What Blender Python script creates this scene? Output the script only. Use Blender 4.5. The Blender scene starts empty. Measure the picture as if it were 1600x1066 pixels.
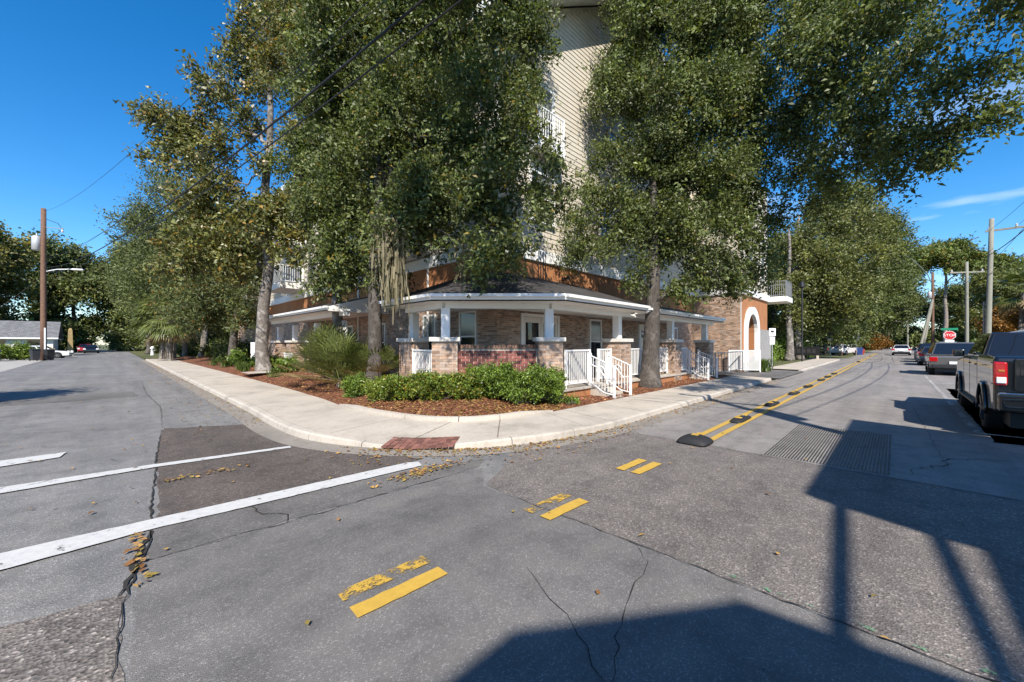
import bpy, math, random
import numpy as np
from mathutils import Vector
R = math.radians
random.seed(7); rng = np.random.default_rng(11)
scene = bpy.context.scene
col = scene.collection

# ------------------------------------------------------------------ camera
cd = bpy.data.cameras.new('camera'); cam = bpy.data.objects.new('camera', cd); col.objects.link(cam)
cd.sensor_width = 36; cd.lens = 13.77; cd.shift_y = 0.0025; cd.clip_end = 3000; cd.clip_start = .05
cam.location = (0, 0, 1.7); cam.rotation_euler = (R(90), 0, R(-45.57))
scene.camera = cam

# ------------------------------------------------------------------ world
SUN_EL = R(43); SX, SY = .68, .733           # shadows run along (+SX, +SY)
w = bpy.data.worlds.new('World'); scene.world = w; w.use_nodes = True
nt = w.node_tree; nt.nodes.clear()
def N(t, ty, **kw):
    n = t.nodes.new(ty)
    for k, v in kw.items(): setattr(n, k, v)
    return n
sky = N(nt, 'ShaderNodeTexSky', sky_type='NISHITA', sun_disc=False)
sky.sun_elevation = SUN_EL; sky.sun_rotation = math.atan2(-SX, -SY)
sky.air_density = 1.0; sky.dust_density = .3; sky.ozone_density = 5.0
hs = N(nt, 'ShaderNodeHueSaturation'); hs.inputs['Saturation'].default_value = 1.32; hs.inputs['Value'].default_value = 1.0
tc = N(nt, 'ShaderNodeTexCoord'); mp = N(nt, 'ShaderNodeMapping')
mp.inputs['Rotation'].default_value = (0, R(9), R(20)); mp.inputs['Scale'].default_value = (1.6, 5, 30)
nz = N(nt, 'ShaderNodeTexNoise'); nz.inputs['Scale'].default_value = .8; nz.inputs['Detail'].default_value = 5
rp = N(nt, 'ShaderNodeMapRange'); rp.inputs[1].default_value = .56; rp.inputs[2].default_value = .78; rp.inputs[4].default_value = .75
sp = N(nt, 'ShaderNodeSeparateXYZ')
cm = N(nt, 'ShaderNodeMapRange'); cm.inputs[1].default_value = .45; cm.inputs[2].default_value = .2     # cirrus only low in the sky
ml = N(nt, 'ShaderNodeMath', operation='MULTIPLY')
mx = N(nt, 'ShaderNodeMixRGB'); mx.inputs[2].default_value = (5.2, 6.0, 6.8, 1)
bg = N(nt, 'ShaderNodeBackground'); bg.inputs[1].default_value = .12
ow = N(nt, 'ShaderNodeOutputWorld'); L = nt.links.new
L(sky.outputs[0], hs.inputs['Color']); L(tc.outputs['Generated'], mp.inputs[0]); L(mp.outputs[0], nz.inputs['Vector'])
L(nz.outputs[0], rp.inputs[0]); L(tc.outputs['Generated'], sp.inputs[0]); L(sp.outputs[2], cm.inputs[0])
cx_ = N(nt, 'ShaderNodeMapRange'); cx_.inputs[1].default_value = .6; cx_.inputs[2].default_value = .85; m2_ = N(nt, 'ShaderNodeMath', operation='MULTIPLY')
L(sp.outputs[0], cx_.inputs[0]); L(cx_.outputs[0], m2_.inputs[0]); L(cm.outputs[0], m2_.inputs[1])      # the wisps lie over the far end of the main road
L(rp.outputs[0], ml.inputs[0]); L(m2_.outputs[0], ml.inputs[1]); L(ml.outputs[0], mx.inputs[0])
L(hs.outputs[0], mx.inputs[1]); L(mx.outputs[0], bg.inputs[0]); L(bg.outputs[0], ow.inputs[0])

# ------------------------------------------------------------------ sun
sl = bpy.data.lights.new('sun', 'SUN'); sl.energy = 4.6; sl.angle = R(.53); sl.color = (1, .93, .83)
so = bpy.data.objects.new('sun', sl); col.objects.link(so)
so.rotation_euler = Vector((SX*math.cos(SUN_EL), SY*math.cos(SUN_EL), -math.sin(SUN_EL))).to_track_quat('-Z', 'Y').to_euler()
so.location = (-10, -10, 40)
vs = scene.view_settings; vs.view_transform = 'Standard'; vs.look = 'None'; vs.exposure = .8; vs.gamma = 1; vs.use_curve_mapping = False

# ------------------------------------------------------------------ materials
MATS = {}
def base_mat(name):
    m = bpy.data.materials.new(name); m.use_nodes = True; t = m.node_tree
    MATS[name] = m
    return m, t, t.nodes['Principled BSDF'], t.links.new
def noise(t, vec, scale, detail=4, rough=.55):
    n = N(t, 'ShaderNodeTexNoise'); n.inputs['Scale'].default_value = scale; n.inputs['Detail'].default_value = detail
    n.inputs['Roughness'].default_value = rough
    if vec is not None: t.links.new(vec, n.inputs['Vector'])
    return n.outputs[0]
def ramp(t, fac, stops):
    r = N(t, 'ShaderNodeValToRGB'); e = r.color_ramp.elements
    while len(e) > 1: e.remove(e[0])
    for i, (p, c) in enumerate(stops):
        x = e[0] if i == 0 else e.new(p)
        x.position = p; x.color = (*c, 1) if len(c) == 3 else c
    if fac is not None: t.links.new(fac, r.inputs[0])
    return r.outputs[0]
def mixc(t, fac, a, b, mode='MIX'):
    m = N(t, 'ShaderNodeMixRGB', blend_type=mode)
    for i, v in enumerate((fac, a, b)):
        if hasattr(v, 'links'): t.links.new(v, m.inputs[i])
        elif isinstance(v, (int, float)): m.inputs[i].default_value = v if i == 0 else (v, v, v, 1)
        else: m.inputs[i].default_value = (*v, 1)
    return m.outputs[0]
def bump(t, b, h, strength, dist=.01):
    n = N(t, 'ShaderNodeBump'); n.inputs['Strength'].default_value = strength; n.inputs['Distance'].default_value = dist
    t.links.new(h, n.inputs['Height']); t.links.new(n.outputs[0], b.inputs['Normal'])
def pos(t): return N(t, 'ShaderNodeNewGeometry').outputs['Position']
def dull(name, c, var=.25, scale=6, rough=.75, bmp=.15, fine=60, metal=0, spec=.4, tint=False):
    """matte surface with two scales of mottling"""
    m, t, b, l = base_mat(name); p = pos(t)
    n1 = noise(t, p, scale, 5); n2 = noise(t, p, fine, 3)
    k = ramp(t, n1, [(.3, [x*(1-var) for x in c]), (.7, [min(1, x*(1+var)) for x in c])])
    k = mixc(t, .35, k, ramp(t, n2, [(.3, [x*(1-var) for x in c]), (.7, [min(1, x*(1+var)) for x in c])]))
    if tint:
        a = N(t, 'ShaderNodeAttribute'); a.attribute_name = 'tint'
        k = mixc(t, 1, k, a.outputs['Color'], 'MULTIPLY')
    l(k, b.inputs['Base Color']); b.inputs['Roughness'].default_value = rough; b.inputs['Metallic'].default_value = metal
    b.inputs['Specular IOR Level'].default_value = spec
    if bmp: bump(t, b, n2, bmp)
    return m
def asphalt(name, dark, light, stone, grain=95, stain=.3, bmp=.6, along='x'):
    m, t, b, l = base_mat(name); p = pos(t)
    v = N(t, 'ShaderNodeTexVoronoi'); v.inputs['Scale'].default_value = grain; l(p, v.inputs['Vector'])
    sepc = N(t, 'ShaderNodeSeparateColor'); l(v.outputs['Color'], sepc.inputs[0])
    k = ramp(t, sepc.outputs[0], [(0, dark), (.55, light), (.86, light), (.97, stone)])
    n1 = noise(t, p, .5, 6, .65); n3 = noise(t, p, 3.2, 5)
    k = mixc(t, 1, k, ramp(t, n1, [(.3, (1-stain,)*3), (.7, (1+stain*.5,)*3)]), 'MULTIPLY')
    k = mixc(t, 1, k, ramp(t, n3, [(.32, (.8, .8, .8)), (.5, (1, 1, 1)), (.75, (1.1, 1.08, 1.05))]), 'MULTIPLY')
    mpa = N(t, 'ShaderNodeMapping'); mpa.inputs['Scale'].default_value = (.05, 1.1, 1) if along == 'x' else (1.1, .05, 1); l(p, mpa.inputs[0])
    k = mixc(t, 1, k, ramp(t, noise(t, mpa.outputs[0], 1.5, 5, .6), [(.3, (.80, .80, .81)), (.5, (1, 1, 1)), (.7, (1.16, 1.14, 1.12))]), 'MULTIPLY')   # tyre polished lanes
    k = mixc(t, 1, k, ramp(t, noise(t, p, 1.7, 6, .7), [(.62, (1, 1, 1)), (.76, (.72, .71, .70))]), 'MULTIPLY')
    k = mixc(t, ramp(t, noise(t, p, 2.6, 7, .75), [(.60, (0, 0, 0)), (.80, (.35, .35, .35))]), k, (.22, .19, .155))     # dust
    spots = noise(t, p, 9, 2); k = mixc(t, 1, k, ramp(t, spots, [(.2, (.35, .34, .34)), (.27, (1, 1, 1))]), 'MULTIPLY')
    l(k, b.inputs['Base Color']); b.inputs['Roughness'].default_value = .82; b.inputs['Specular IOR Level'].default_value = .35
    bump(t, b, v.outputs['Distance'], bmp, .006)
    return m
asphalt('asphalt_near', (.128, .122, .117), (.160, .153, .147), (.27, .26, .25), 130, .25)
asphalt('asphalt_side', (.152, .149, .146), (.192, .188, .184), (.31, .30, .295), 100, .25, .6, 'y')
asphalt('asphalt_pink', (.108, .094, .086), (.172, .154, .142), (.31, .275, .25), 75, .22, 1)
asphalt('asphalt_brown', (.070, .056, .048), (.118, .098, .087), (.21, .18, .155), 80, .28, 1, 'y')
asphalt('asphalt_coarse', (.085, .073, .065), (.185, .166, .15), (.36, .32, .29), 50, .2, 1.4)
asphalt('asphalt_far', (.188, .174, .163), (.236, .219, .206), (.33, .31, .295), 120, .2)
asphalt('asphalt_patch', (.104, .098, .094), (.142, .136, .13), (.23, .22, .21), 95, .3)
def groove():
    m = asphalt('asphalt_grooved', (.16, .15, .14), (.23, .215, .2), (.34, .32, .3), 110, .2)
    t = m.node_tree; b = t.nodes['Principled BSDF']; p = pos(t)
    wv = N(t, 'ShaderNodeTexWave', bands_direction='Y'); wv.inputs['Scale'].default_value = 8.5; wv.inputs['Distortion'].default_value = .5
    wv.inputs['Detail Scale'].default_value = .6
    t.links.new(p, wv.inputs['Vector'])
    old = b.inputs['Base Color'].links[0].from_socket
    t.links.new(mixc(t, 1, old, ramp(t, wv.outputs[0], [(.05, (.62, .6, .58)), (.35, (1.03, 1.02, 1))]), 'MULTIPLY'), b.inputs['Base Color'])
    bump(t, b, wv.outputs[0], 1, .02)
groove()
def concrete(name, c, stain=.35, grime=(.34, .29, .23)):
    m, t, b, l = base_mat(name); p = pos(t)
    n1 = noise(t, p, .9, 7, .7); n2 = noise(t, p, 45, 4); n3 = noise(t, p, 5, 5)
    k = ramp(t, n1, [(.28, [x*(1-stain) for x in c]), (.5, c), (.75, [min(1, x*1.15) for x in c])])
    k = mixc(t, ramp(t, n3, [(.55, (0, 0, 0)), (.75, (.55, .55, .55))]), k, grime)
    k = mixc(t, 1, k, ramp(t, n2, [(.3, (.84, .84, .84)), (.7, (1.1, 1.1, 1.1))]), 'MULTIPLY')
    l(k, b.inputs['Base Color']); b.inputs['Roughness'].default_value = .85
    bump(t, b, n2, .25, .006)
    return m
concrete('concrete_walk', (.44, .39, .325), .38)
concrete('concrete_kerb', (.45, .405, .345), .45)
concrete('concrete_gutter', (.24, .215, .185), .3, (.16, .12, .08))
concrete('concrete_drive', (.36, .34, .31), .25)
concrete('stucco_white', (.78, .77, .74), .06, (.7, .68, .64))
dull('white_trim', (.78, .77, .74), .05, 3, .5, .03)
dull('white_metal', (.80, .80, .79), .05, 8, .35, .02)
dull('grey_metal', (.24, .25, .26), .12, 8, .4, .02, metal=.4)
dull('stucco_orange', (.36, .155, .065), .14, 1.5, .85, .2, 90)
dull('siding', (.53, .475, .385), .10, .7, .6, .05, 80)
dull('mortar', (.44, .385, .33), .15, 8, .9, .2)
dull('brick_tan', (.35, .245, .18), .22, 9, .85, .25, 70, tint=True)
dull('brick_red', (.175, .062, .050), .35, 9, .85, .25, 70, tint=True)
dull('paver_red', (.19, .085, .068), .25, 12, .85, .25, 70, tint=True)
dull('pier_cap', (.62, .58, .52), .15, 6, .8, .15)
dull('mulch', (.15, .058, .028), .5, 9, .95, .9, 45)
dull('mulch_chip', (.22, .088, .042), .3, 12, .9, 0, tint=True)
dull('leaf_litter', (.28, .155, .06), .3, 12, .8, 0, tint=True)
dull('soil_grass', (.095, .10, .035), .5, 1.2, .95, .7, 30)
dull('rubber', (.018, .018, .019), .3, 12, .7, .2)
dull('rubber_tyre', (.016, .016, .016), .25, 12, .8, .1)
dull('crack', (.028, .025, .022), .2, 12, .95, 0)
dull('wire', (.015, .015, .016), .1, 5, .6, 0)
dull('pole_grey', (.23, .225, .185), .2, 5, .85, .2)
dull('pole_brown', (.15, .085, .055), .3, 4, .85, .3)
dull('plastic_black', (.022, .023, .026), .2, 6, .45, .05)
dull('plastic_bin', (.035, .038, .044), .2, 6, .5, .05)
dull('plastic_blue', (.03, .06, .22), .1, 6, .5, 0)
dull('plastic_red', (.4, .05, .03), .1, 6, .5, 0)
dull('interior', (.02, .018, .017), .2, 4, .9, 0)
dull('door_paint', (.66, .64, .60), .05, 3, .5, .02)
dull('blind', (.55, .54, .50), .05, 3, .7, .02)
dull('grey_wall', (.28, .27, .26), .12, 3, .9, .2)
dull('sign_white', (.8, .8, .8), .04, 3, .45, 0)
dull('sign_red', (.50, .018, .02), .05, 3, .45, 0)
dull('sign_green', (.01, .22, .11), .05, 3, .45, 0)
dull('sign_back', (.42, .43, .44), .1, 3, .4, 0, metal=.5)
dull('skin', (.30, .17, .11), .08, 6, .6, 0)
dull('cloth_white', (.66, .65, .64), .1, 9, .85, .1)
dull('cloth_dark', (.03, .03, .035), .2, 9, .85, .1)
dull('roof_metal', (.42, .43, .44), .1, 3, .4, 0, metal=.3)
def paint(name, colr, worn=0, edge=9):
    m, t, b, l = base_mat(name); p = pos(t); n1 = noise(t, p, 14, 6, .7); n2 = noise(t, p, 120, 3)
    k = ramp(t, n1, [(.25, [x*.72 for x in colr]), (.6, colr)])
    k = mixc(t, .3, k, ramp(t, n2, [(.3, [x*.7 for x in colr]), (.7, colr)]))
    l(k, b.inputs['Base Color']); b.inputs['Roughness'].default_value = .7; bump(t, b, n2, .3, .004)
    if worn:
        ad = N(t, 'ShaderNodeMath', operation='MULTIPLY_ADD'); ad.inputs[1].default_value = .28; l(noise(t, p, 75, 4, .7), ad.inputs[0]); l(noise(t, p, edge, 6, .75), ad.inputs[2])
        al = ramp(t, ad.outputs[0], [(worn+.10, (0, 0, 0)), (worn+.18, (1, 1, 1))]); l(al, b.inputs['Alpha'])
    return m
paint('paint_white', (.56, .555, .54), .36, 6); paint('paint_yellow', (.55, .345, .055), .31, 8)
paint('paint_yellow_worn', (.55, .345, .055), .50, 6); paint('paint_yellow_far', (.52, .33, .06), .34, 4); paint('paint_blue', (.25, .42, .5), .48, 9); paint('paint_green', (.14, .30, .16), .58, 14); paint('paint_white_worn', (.5, .49, .47), .5, 5)
def roofing(name, c):
    m, t, b, l = base_mat(name); p = pos(t)
    bk = N(t, 'ShaderNodeTexBrick'); bk.inputs['Scale'].default_value = 1; bk.inputs['Brick Width'].default_value = .32; bk.inputs['Row Height'].default_value = .14
    bk.inputs['Mortar Size'].default_value = .008; bk.inputs['Color1'].default_value = (*[x*.75 for x in c], 1); bk.inputs['Color2'].default_value = (*[x*1.3 for x in c], 1)
    bk.inputs['Mortar'].default_value = (*[x*.3 for x in c], 1)
    uv = N(t, 'ShaderNodeUVMap'); l(uv.outputs[0], bk.inputs['Vector'])
    n2 = noise(t, p, 60, 4); k = mixc(t, 1, bk.outputs[0], ramp(t, n2, [(.3, (.7, .7, .7)), (.7, (1.2, 1.2, 1.2))]), 'MULTIPLY')
    l(k, b.inputs['Base Color']); b.inputs['Roughness'].default_value = .9; bump(t, b, bk.outputs['Fac'], -.6, .01)
roofing('shingle', (.046, .042, .04)); roofing('shingle_grey', (.16, .16, .165))
def glass(name, c, rough=.03):
    m, t, b, l = base_mat(name); b.inputs['Base Color'].default_value = (*c, 1); b.inputs['Roughness'].default_value = rough
    b.inputs['Specular IOR Level'].default_value = .8
    bump(t, b, noise(t, pos(t), 1.2, 2), .04, .05)
glass('window_glass', (.018, .022, .027)); glass('window_glass_blind', (.15, .155, .155), .12); glass('car_glass', (.008, .009, .011), .02)
def carpaint(name, c, metal=.25, rough=.28):
    m, t, b, l = base_mat(name); b.inputs['Base Color'].default_value = (*c, 1); b.inputs['Metallic'].default_value = metal
    b.inputs['Roughness'].default_value = rough; b.inputs['Coat Weight'].default_value = 1; b.inputs['Coat Roughness'].default_value = .03
carpaint('paint_black', (.006, .006, .007), 0, .3); carpaint('paint_grey', (.11, .11, .11)); carpaint('paint_blue_car', (.06, .085, .12))
carpaint('paint_white_car', (.62, .62, .62), 0); carpaint('paint_silver', (.45, .46, .47)); carpaint('paint_red_car', (.32, .012, .012), 0)
def simple(name, c, rough, metal=0, coat=0):
    m, t, b, l = base_mat(name); b.inputs['Base Color'].default_value = (*c, 1); b.inputs['Roughness'].default_value = rough
    b.inputs['Metallic'].default_value = metal; b.inputs['Coat Weight'].default_value = coat
    l(ramp(t, noise(t, pos(t), 20, 3), [(.3, [x*.9 for x in c]), (.7, c)]), b.inputs['Base Color'])
simple('chrome', (.6, .6, .6), .12, 1); simple('rim_dark', (.05, .05, .055), .3, .8); simple('rim_silver', (.45, .45, .46), .3, .9)
simple('lens_red', (.42, .008, .01), .12, 0, 1); simple('lens_white', (.75, .75, .75), .15, 0, 1); simple('plate', (.7, .72, .7), .5)
simple('lens_amber', (.5, .18, .02), .2, 0, 1); simple('ceramic', (.55, .53, .5), .3); simple('transformer', (.50, .51, .52), .45, .3)
def leafmat(name, c, trans=.3, rough=.5, hue=.5):
    m, t, b, l = base_mat(name)
    a = N(t, 'ShaderNodeAttribute'); a.attribute_name = 'tint'
    k = mixc(t, 1, c, a.outputs['Color'], 'MULTIPLY')
    l(k, b.inputs['Base Color']); b.inputs['Roughness'].default_value = rough; b.inputs['Specular IOR Level'].default_value = .45
    tr = N(t, 'ShaderNodeBsdfTranslucent'); l(mixc(t, 1, k, (1.2, 1.3, .5), 'MULTIPLY'), tr.inputs[0])
    ms = N(t, 'ShaderNodeMixShader'); ms.inputs[0].default_value = trans
    l(b.outputs[0], ms.inputs[1]); l(tr.outputs[0], ms.inputs[2]); l(ms.outputs[0], t.nodes['Material Output'].inputs[0])
    return m
leafmat('oak_leaf', (.104, .130, .042)); leafmat('oak_leaf_light', (.135, .150, .050)); leafmat('magnolia_leaf', (.120, .135, .045), .22, .42)
leafmat('cedar_leaf', (.105, .130, .048), .2, .6); leafmat('far_leaf', (.100, .125, .042), .25, .6); leafmat('far_leaf_olive', (.140, .140, .045), .25, .6)
leafmat('autumn_leaf', (.21, .105, .022), .3, .6); leafmat('pine_leaf', (.115, .150, .036), .2, .6); leafmat('hedge_leaf', (.125, .195, .034), .25, .45)
leafmat('palm_leaf', (.115, .135, .036), .2, .4); leafmat('palm_dead', (.26, .19, .09), .15, .7); leafmat('grass_leaf', (.085, .13, .025), .25, .5)
leafmat('moss', (.27, .235, .15), .3, .9)
dull('pole_yellow', (.3, .22, .1), .3, 5, .85, .2)
def bark(name, c1, c2, pat=(.4, .38, .35), amt=.5):
    m, t, b, l = base_mat(name); p = pos(t)
    mpn = N(t, 'ShaderNodeMapping'); mpn.inputs['Scale'].default_value = (1, 1, .3); l(p, mpn.inputs[0])
    n1 = noise(t, mpn.outputs[0], 26, 6, .7); n2 = noise(t, p, 3.5, 4)
    k = ramp(t, n1, [(.3, c1), (.65, c2)]); k = mixc(t, ramp(t, n2, [(.5, (0, 0, 0)), (.62, (amt,)*3)]), k, pat)
    l(k, b.inputs['Base Color']); b.inputs['Roughness'].default_value = .95; bump(t, b, n1, 1, .03)
bark('oak_bark', (.028, .022, .018), (.10, .085, .072), (.22,.2,.185), .35); bark('pale_bark', (.06, .05, .043), (.21, .185, .16), (.42, .39, .36), .55)
bark('palm_bark', (.06, .05, .04), (.24, .2, .16)); bark('pine_bark', (.10, .075, .06), (.3, .25, .21))

# ------------------------------------------------------------------ mesh helpers
class MB:
    def __init__(s): s.V = []; s.F = []; s.M = []
    def add(s, vs, fs, m=0):
        o = len(s.V); s.V += [tuple(v) for v in vs]; s.F += [[i+o for i in f] for f in fs]; s.M += [m]*len(fs); return s
    def box(s, x0, x1, y0, y1, z0, z1, m=0):
        return s.add([(x0,y0,z0),(x1,y0,z0),(x1,y1,z0),(x0,y1,z0),(x0,y0,z1),(x1,y0,z1),(x1,y1,z1),(x0,y1,z1)],
                     [(3,2,1,0),(4,5,6,7),(0,1,5,4),(1,2,6,5),(2,3,7,6),(3,0,4,7)], m)
    def bar(s, a, b, wd, ht, m=0):          # rectangular bar between two points
        a = Vector(a); b = Vector(b); d = (b-a).normalized()
        u = Vector((0,0,1)) if abs(d.z) < .95 else Vector((1,0,0))
        x = d.cross(u).normalized()*wd/2; y = x.cross(d).normalized()*ht/2
        vs = [a-x-y, a+x-y, a+x+y, a-x+y, b-x-y, b+x-y, b+x+y, b-x+y]
        return s.add(vs, [(0,1,2,3),(7,6,5,4),(4,5,1,0),(5,6,2,1),(6,7,3,2),(7,4,0,3)], m)
    def prism(s, poly, z0, z1, m=0):
        n = len(poly); ar = sum(poly[i][0]*poly[(i+1)%n][1]-poly[(i+1)%n][0]*poly[i][1] for i in range(n))
        if ar < 0: poly = poly[::-1]
        zz = lambda z, p: z(p) if callable(z) else z
        vs = [(p[0],p[1],zz(z0,p)) for p in poly]+[(p[0],p[1],zz(z1,p)) for p in poly]
        return s.add(vs, [list(range(n))[::-1], list(range(n,2*n))]+[(i,(i+1)%n,n+(i+1)%n,n+i) for i in range(n)], m)
    def extr(s, poly, axis, a0, a1, m=0):    # polygon (p,q) pulled along x or y
        n = len(poly)
        f = (lambda p, a: (a, p[0], p[1])) if axis == 'x' else (lambda p, a: (p[0], a, p[1]))
        vs = [f(p, a0) for p in poly]+[f(p, a1) for p in poly]
        fs = [list(range(n)), list(range(n,2*n))[::-1]]+[(n+i,n+(i+1)%n,(i+1)%n,i) for i in range(n)]
        ar = sum(poly[i][0]*poly[(i+1)%n][1]-poly[(i+1)%n][0]*poly[i][1] for i in range(n))
        if (ar > 0) != (axis == 'y') : fs = [list(f_)[::-1] for f_ in fs]
        return s.add(vs, fs, m)
    def tube(s, pts, rad, n=6, m=0, cap=True):
        pts = [Vector(p) for p in pts]; k = len(pts)
        if not isinstance(rad, (list, tuple)): rad = [rad]*k
        o = len(s.V); ref = None
        for i, p in enumerate(pts):
            d = (pts[min(i+1,k-1)]-pts[max(i-1,0)]).normalized()
            if ref is None: ref = Vector((1,0,0)) if abs(d.x) < .8 else Vector((0,1,0))
            x = (ref-d*ref.dot(d)).normalized(); y = d.cross(x); ref = x
            s.V += [tuple(p+(x*math.cos(2*math.pi*j/n)+y*math.sin(2*math.pi*j/n))*rad[i]) for j in range(n)]
        for i in range(k-1):
            for j in range(n):
                s.F.append([o+i*n+j, o+i*n+(j+1)%n, o+(i+1)*n+(j+1)%n, o+(i+1)*n+j]); s.M.append(m)
        if cap:
            s.F.append([o+j for j in range(n)][::-1]); s.F.append([o+(k-1)*n+j for j in range(n)]); s.M += [m, m]
        return s
    def lathe(s, prof, axis='z', n=24, c=(0,0,0), m=0):   # profile of (radius, height)
        o = len(s.V); k = len(prof)
        for r, hh in prof:
            for j in range(n):
                a = 2*math.pi*j/n; u, v = r*math.cos(a), r*math.sin(a)
                s.V.append((c[0]+u, c[1]+v, c[2]+hh) if axis == 'z' else (c[0]+u, c[1]+hh, c[2]+v) if axis == 'y' else (c[0]+hh, c[1]+u, c[2]+v))
        for i in range(k-1):
            for j in range(n): s.F.append([o+i*n+j, o+i*n+(j+1)%n, o+(i+1)*n+(j+1)%n, o+(i+1)*n+j]); s.M.append(m)
        s.F.append([o+j for j in range(n)][::-1]); s.F.append([o+(k-1)*n+j for j in range(n)]); s.M += [m, m]
        return s
    def build(s, name, mats, parent=None, loc=None, rz=0, smooth=False, bevel=0, tint=None, mesh_only=False):
        me = bpy.data.meshes.new(name); me.from_pydata(s.V, [], s.F)
        if isinstance(mats, str): mats = [mats]
        for k in mats: me.materials.append(MATS[k])
        if len(mats) > 1: me.polygons.foreach_set('material_index', s.M)
        uv = me.uv_layers.new(name='UVMap'); data = [0.0]*(2*len(me.loops)); V = s.V
        for p in me.polygons:
            nx, ny, nz_ = abs(p.normal.x), abs(p.normal.y), abs(p.normal.z)
            for li in p.loop_indices:
                q = V[me.loops[li].vertex_index]
                if nz_ > .97: a, b = q[0], q[1]
                elif nx >= ny: a, b = q[1], q[2]*(1 if nz_ < .3 else 1.8)
                else: a, b = q[0], q[2]*(1 if nz_ < .3 else 1.8)
                data[2*li] = a; data[2*li+1] = b
        uv.data.foreach_set('uv', data)
        if tint is not None:
            at = me.attributes.new('tint', 'FLOAT_COLOR', 'FACE'); at.data.foreach_set('color', np.asarray(tint, dtype=np.float32).ravel())
        if smooth: me.polygons.foreach_set('use_smooth', [True]*len(me.polygons))
        me.update()
        if mesh_only: return me
        o = link(name, me, parent, loc, rz)
        if bevel:
            bv = o.modifiers.new('bevel', 'BEVEL'); bv.width = bevel; bv.segments = 2; bv.limit_method = 'ANGLE'; bv.angle_limit = R(40); bv.harden_normals = False
        return o
def link(name, me, parent=None, loc=None, rz=0):
    o = bpy.data.objects.new(name, me); col.objects.link(o)
    if parent is not None: o.parent = parent
    if loc is not None: o.location = loc
    if rz: o.rotation_euler = (0, 0, rz)
    return o
def tag(o, label=None, cat=None, group=None, kind=None):
    for k, v in (('label', label), ('category', cat), ('group', group), ('kind', kind)):
        if v: o[k] = v
    return o
def empty(name, loc, label, cat, group=None, rz=0):
    o = bpy.data.objects.new(name, None); col.objects.link(o); o.location = loc; o.rotation_euler = (0, 0, rz); o.empty_display_size = .2
    return tag(o, label, cat, group)
def B(name, m, parent, *dims, bevel=0, loc=None, rz=0): return MB().box(*dims).build(name, m, parent, loc, rz, bevel=bevel)
# crown lobes of each tree: base point, then (dx, dy, z, radius) in metres from the base
CORNER_OAK = ((5.73, 11.86, 0.3),
  [(0.2, 1.37, 11.92, 2.32), (2.05, -0.52, 12.36, 2.43), (3.25, -2.46, 11.32, 1.81), (-0.42, 2.0, 9.5, 1.88), (0.64, -1.22, 8.6, 2.16), (1.62, -3.65, 7.64, 1.58), (3.77, -2.99, 9.41, 1.17), (0.11, 1.17, 6.77, 1.85), (0.49, -2.49, 5.48, 1.44), (1.2, -4.37, 5.18, 1.17), (2.18, -4.94, 5.64, 0.72), (0.66, -4.24, 3.78, 0.74), (1.26, -5.0, 3.83, 0.54), (-0.09, 0.95, 4.63, 1.38), (-0.38, 2.67, 6.36, 1.26), (-0.69, 3.7, 8.2, 1.18), (-0.21, -1.79, 4.37, 0.75), (0.82, 0.74, 14.57, 2.43), (2.67, -1.15, 14.57, 2.43), (1.7, 0.55, 17.12, 2.75), (3.0, -5.06, 6.29, 0.43), (3.53, -4.89, 5.57, 0.56), (3.14, -4.48, 7.17, 0.49), (-0.33, 0.91, 3.43, 0.71), (-0.61, 1.48, 4.31, 0.81), (0.52, -0.25, 3.6, 0.54), (-0.76, 1.92, 3.49, 0.52), (-0.25, -5.32, 10.66, 0.97), (-0.44, -4.41, 10.18, 1.18), (1.86, -5.33, 4.54, 0.49), (-2.43, -8.36, 7.2, 0.8), (-3.33, -7.46, 7.4, 0.75), (-1.73, -9.46, 7.3, 0.7), (-1.13, -7.26, 8.7, 0.8), (-0.53, -5.56, 9.7, 0.9), (-0.13, -7.66, 9.1, 0.8), (-2.53, -5.96, 8.3, 0.8)])
BACK_OAK = ((6.69, 16.75, 0.28),
  [(-0.96, 1.7, 13.0, 1.81), (0.4, 0.31, 14.67, 2.22), (-0.87, 1.6, 10.5, 1.39), (-1.35, 2.09, 15.5, 1.39), (-0.38, 1.1, 16.89, 2.22), (0.79, -0.09, 11.61, 1.94), (0.01, 0.71, 8.56, 1.67)])
MAGNOLIA = ((5.4, 23.06, 0.25),
  [(-2.56, 2.61, 12.79, 1.47), (-3.52, 3.59, 12.95, 1.11), (-1.65, 1.68, 14.75, 1.37), (-0.15, 0.86, 15.75, 1.51), (0.41, -0.42, 17.37, 1.47), (-0.27, 0.28, 18.35, 1.14), (-1.96, 1.29, 10.91, 1.47), (-2.91, 2.96, 10.99, 1.24), (-0.5, 1.22, 12.91, 1.07), (-0.3, -0.83, 10.3, 0.69), (-1.42, 1.45, 9.2, 1.63), (-2.56, 2.61, 8.21, 1.57), (-0.53, -0.89, 7.41, 1.61), (0.45, -1.88, 7.88, 1.3), (-1.74, 1.06, 6.13, 1.59), (-2.79, 2.85, 5.93, 1.57), (0.5, -2.66, 6.04, 0.97), (-0.62, 0.63, 5.93, 1.47), (-0.96, 0.98, 16.71, 0.85), (-3.98, 4.06, 13.38, 0.59), (-3.94, 4.01, 10.83, 0.65), (0.18, -0.19, 19.98, 1.31)])
CEDAR_A = ((6.56, 36.16, 0.3),
  [(-1.27, 1.3, 6.15, 2.55), (0.1, -0.11, 6.15, 2.45), (-2.13, 2.17, 4.19, 2.21), (0.45, -0.46, 3.7, 1.67), (-0.58, 0.6, 8.61, 2.7), (-1.27, 1.3, 10.57, 1.96), (-2.87, 4.35, 6.31, 2.03)])
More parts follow.
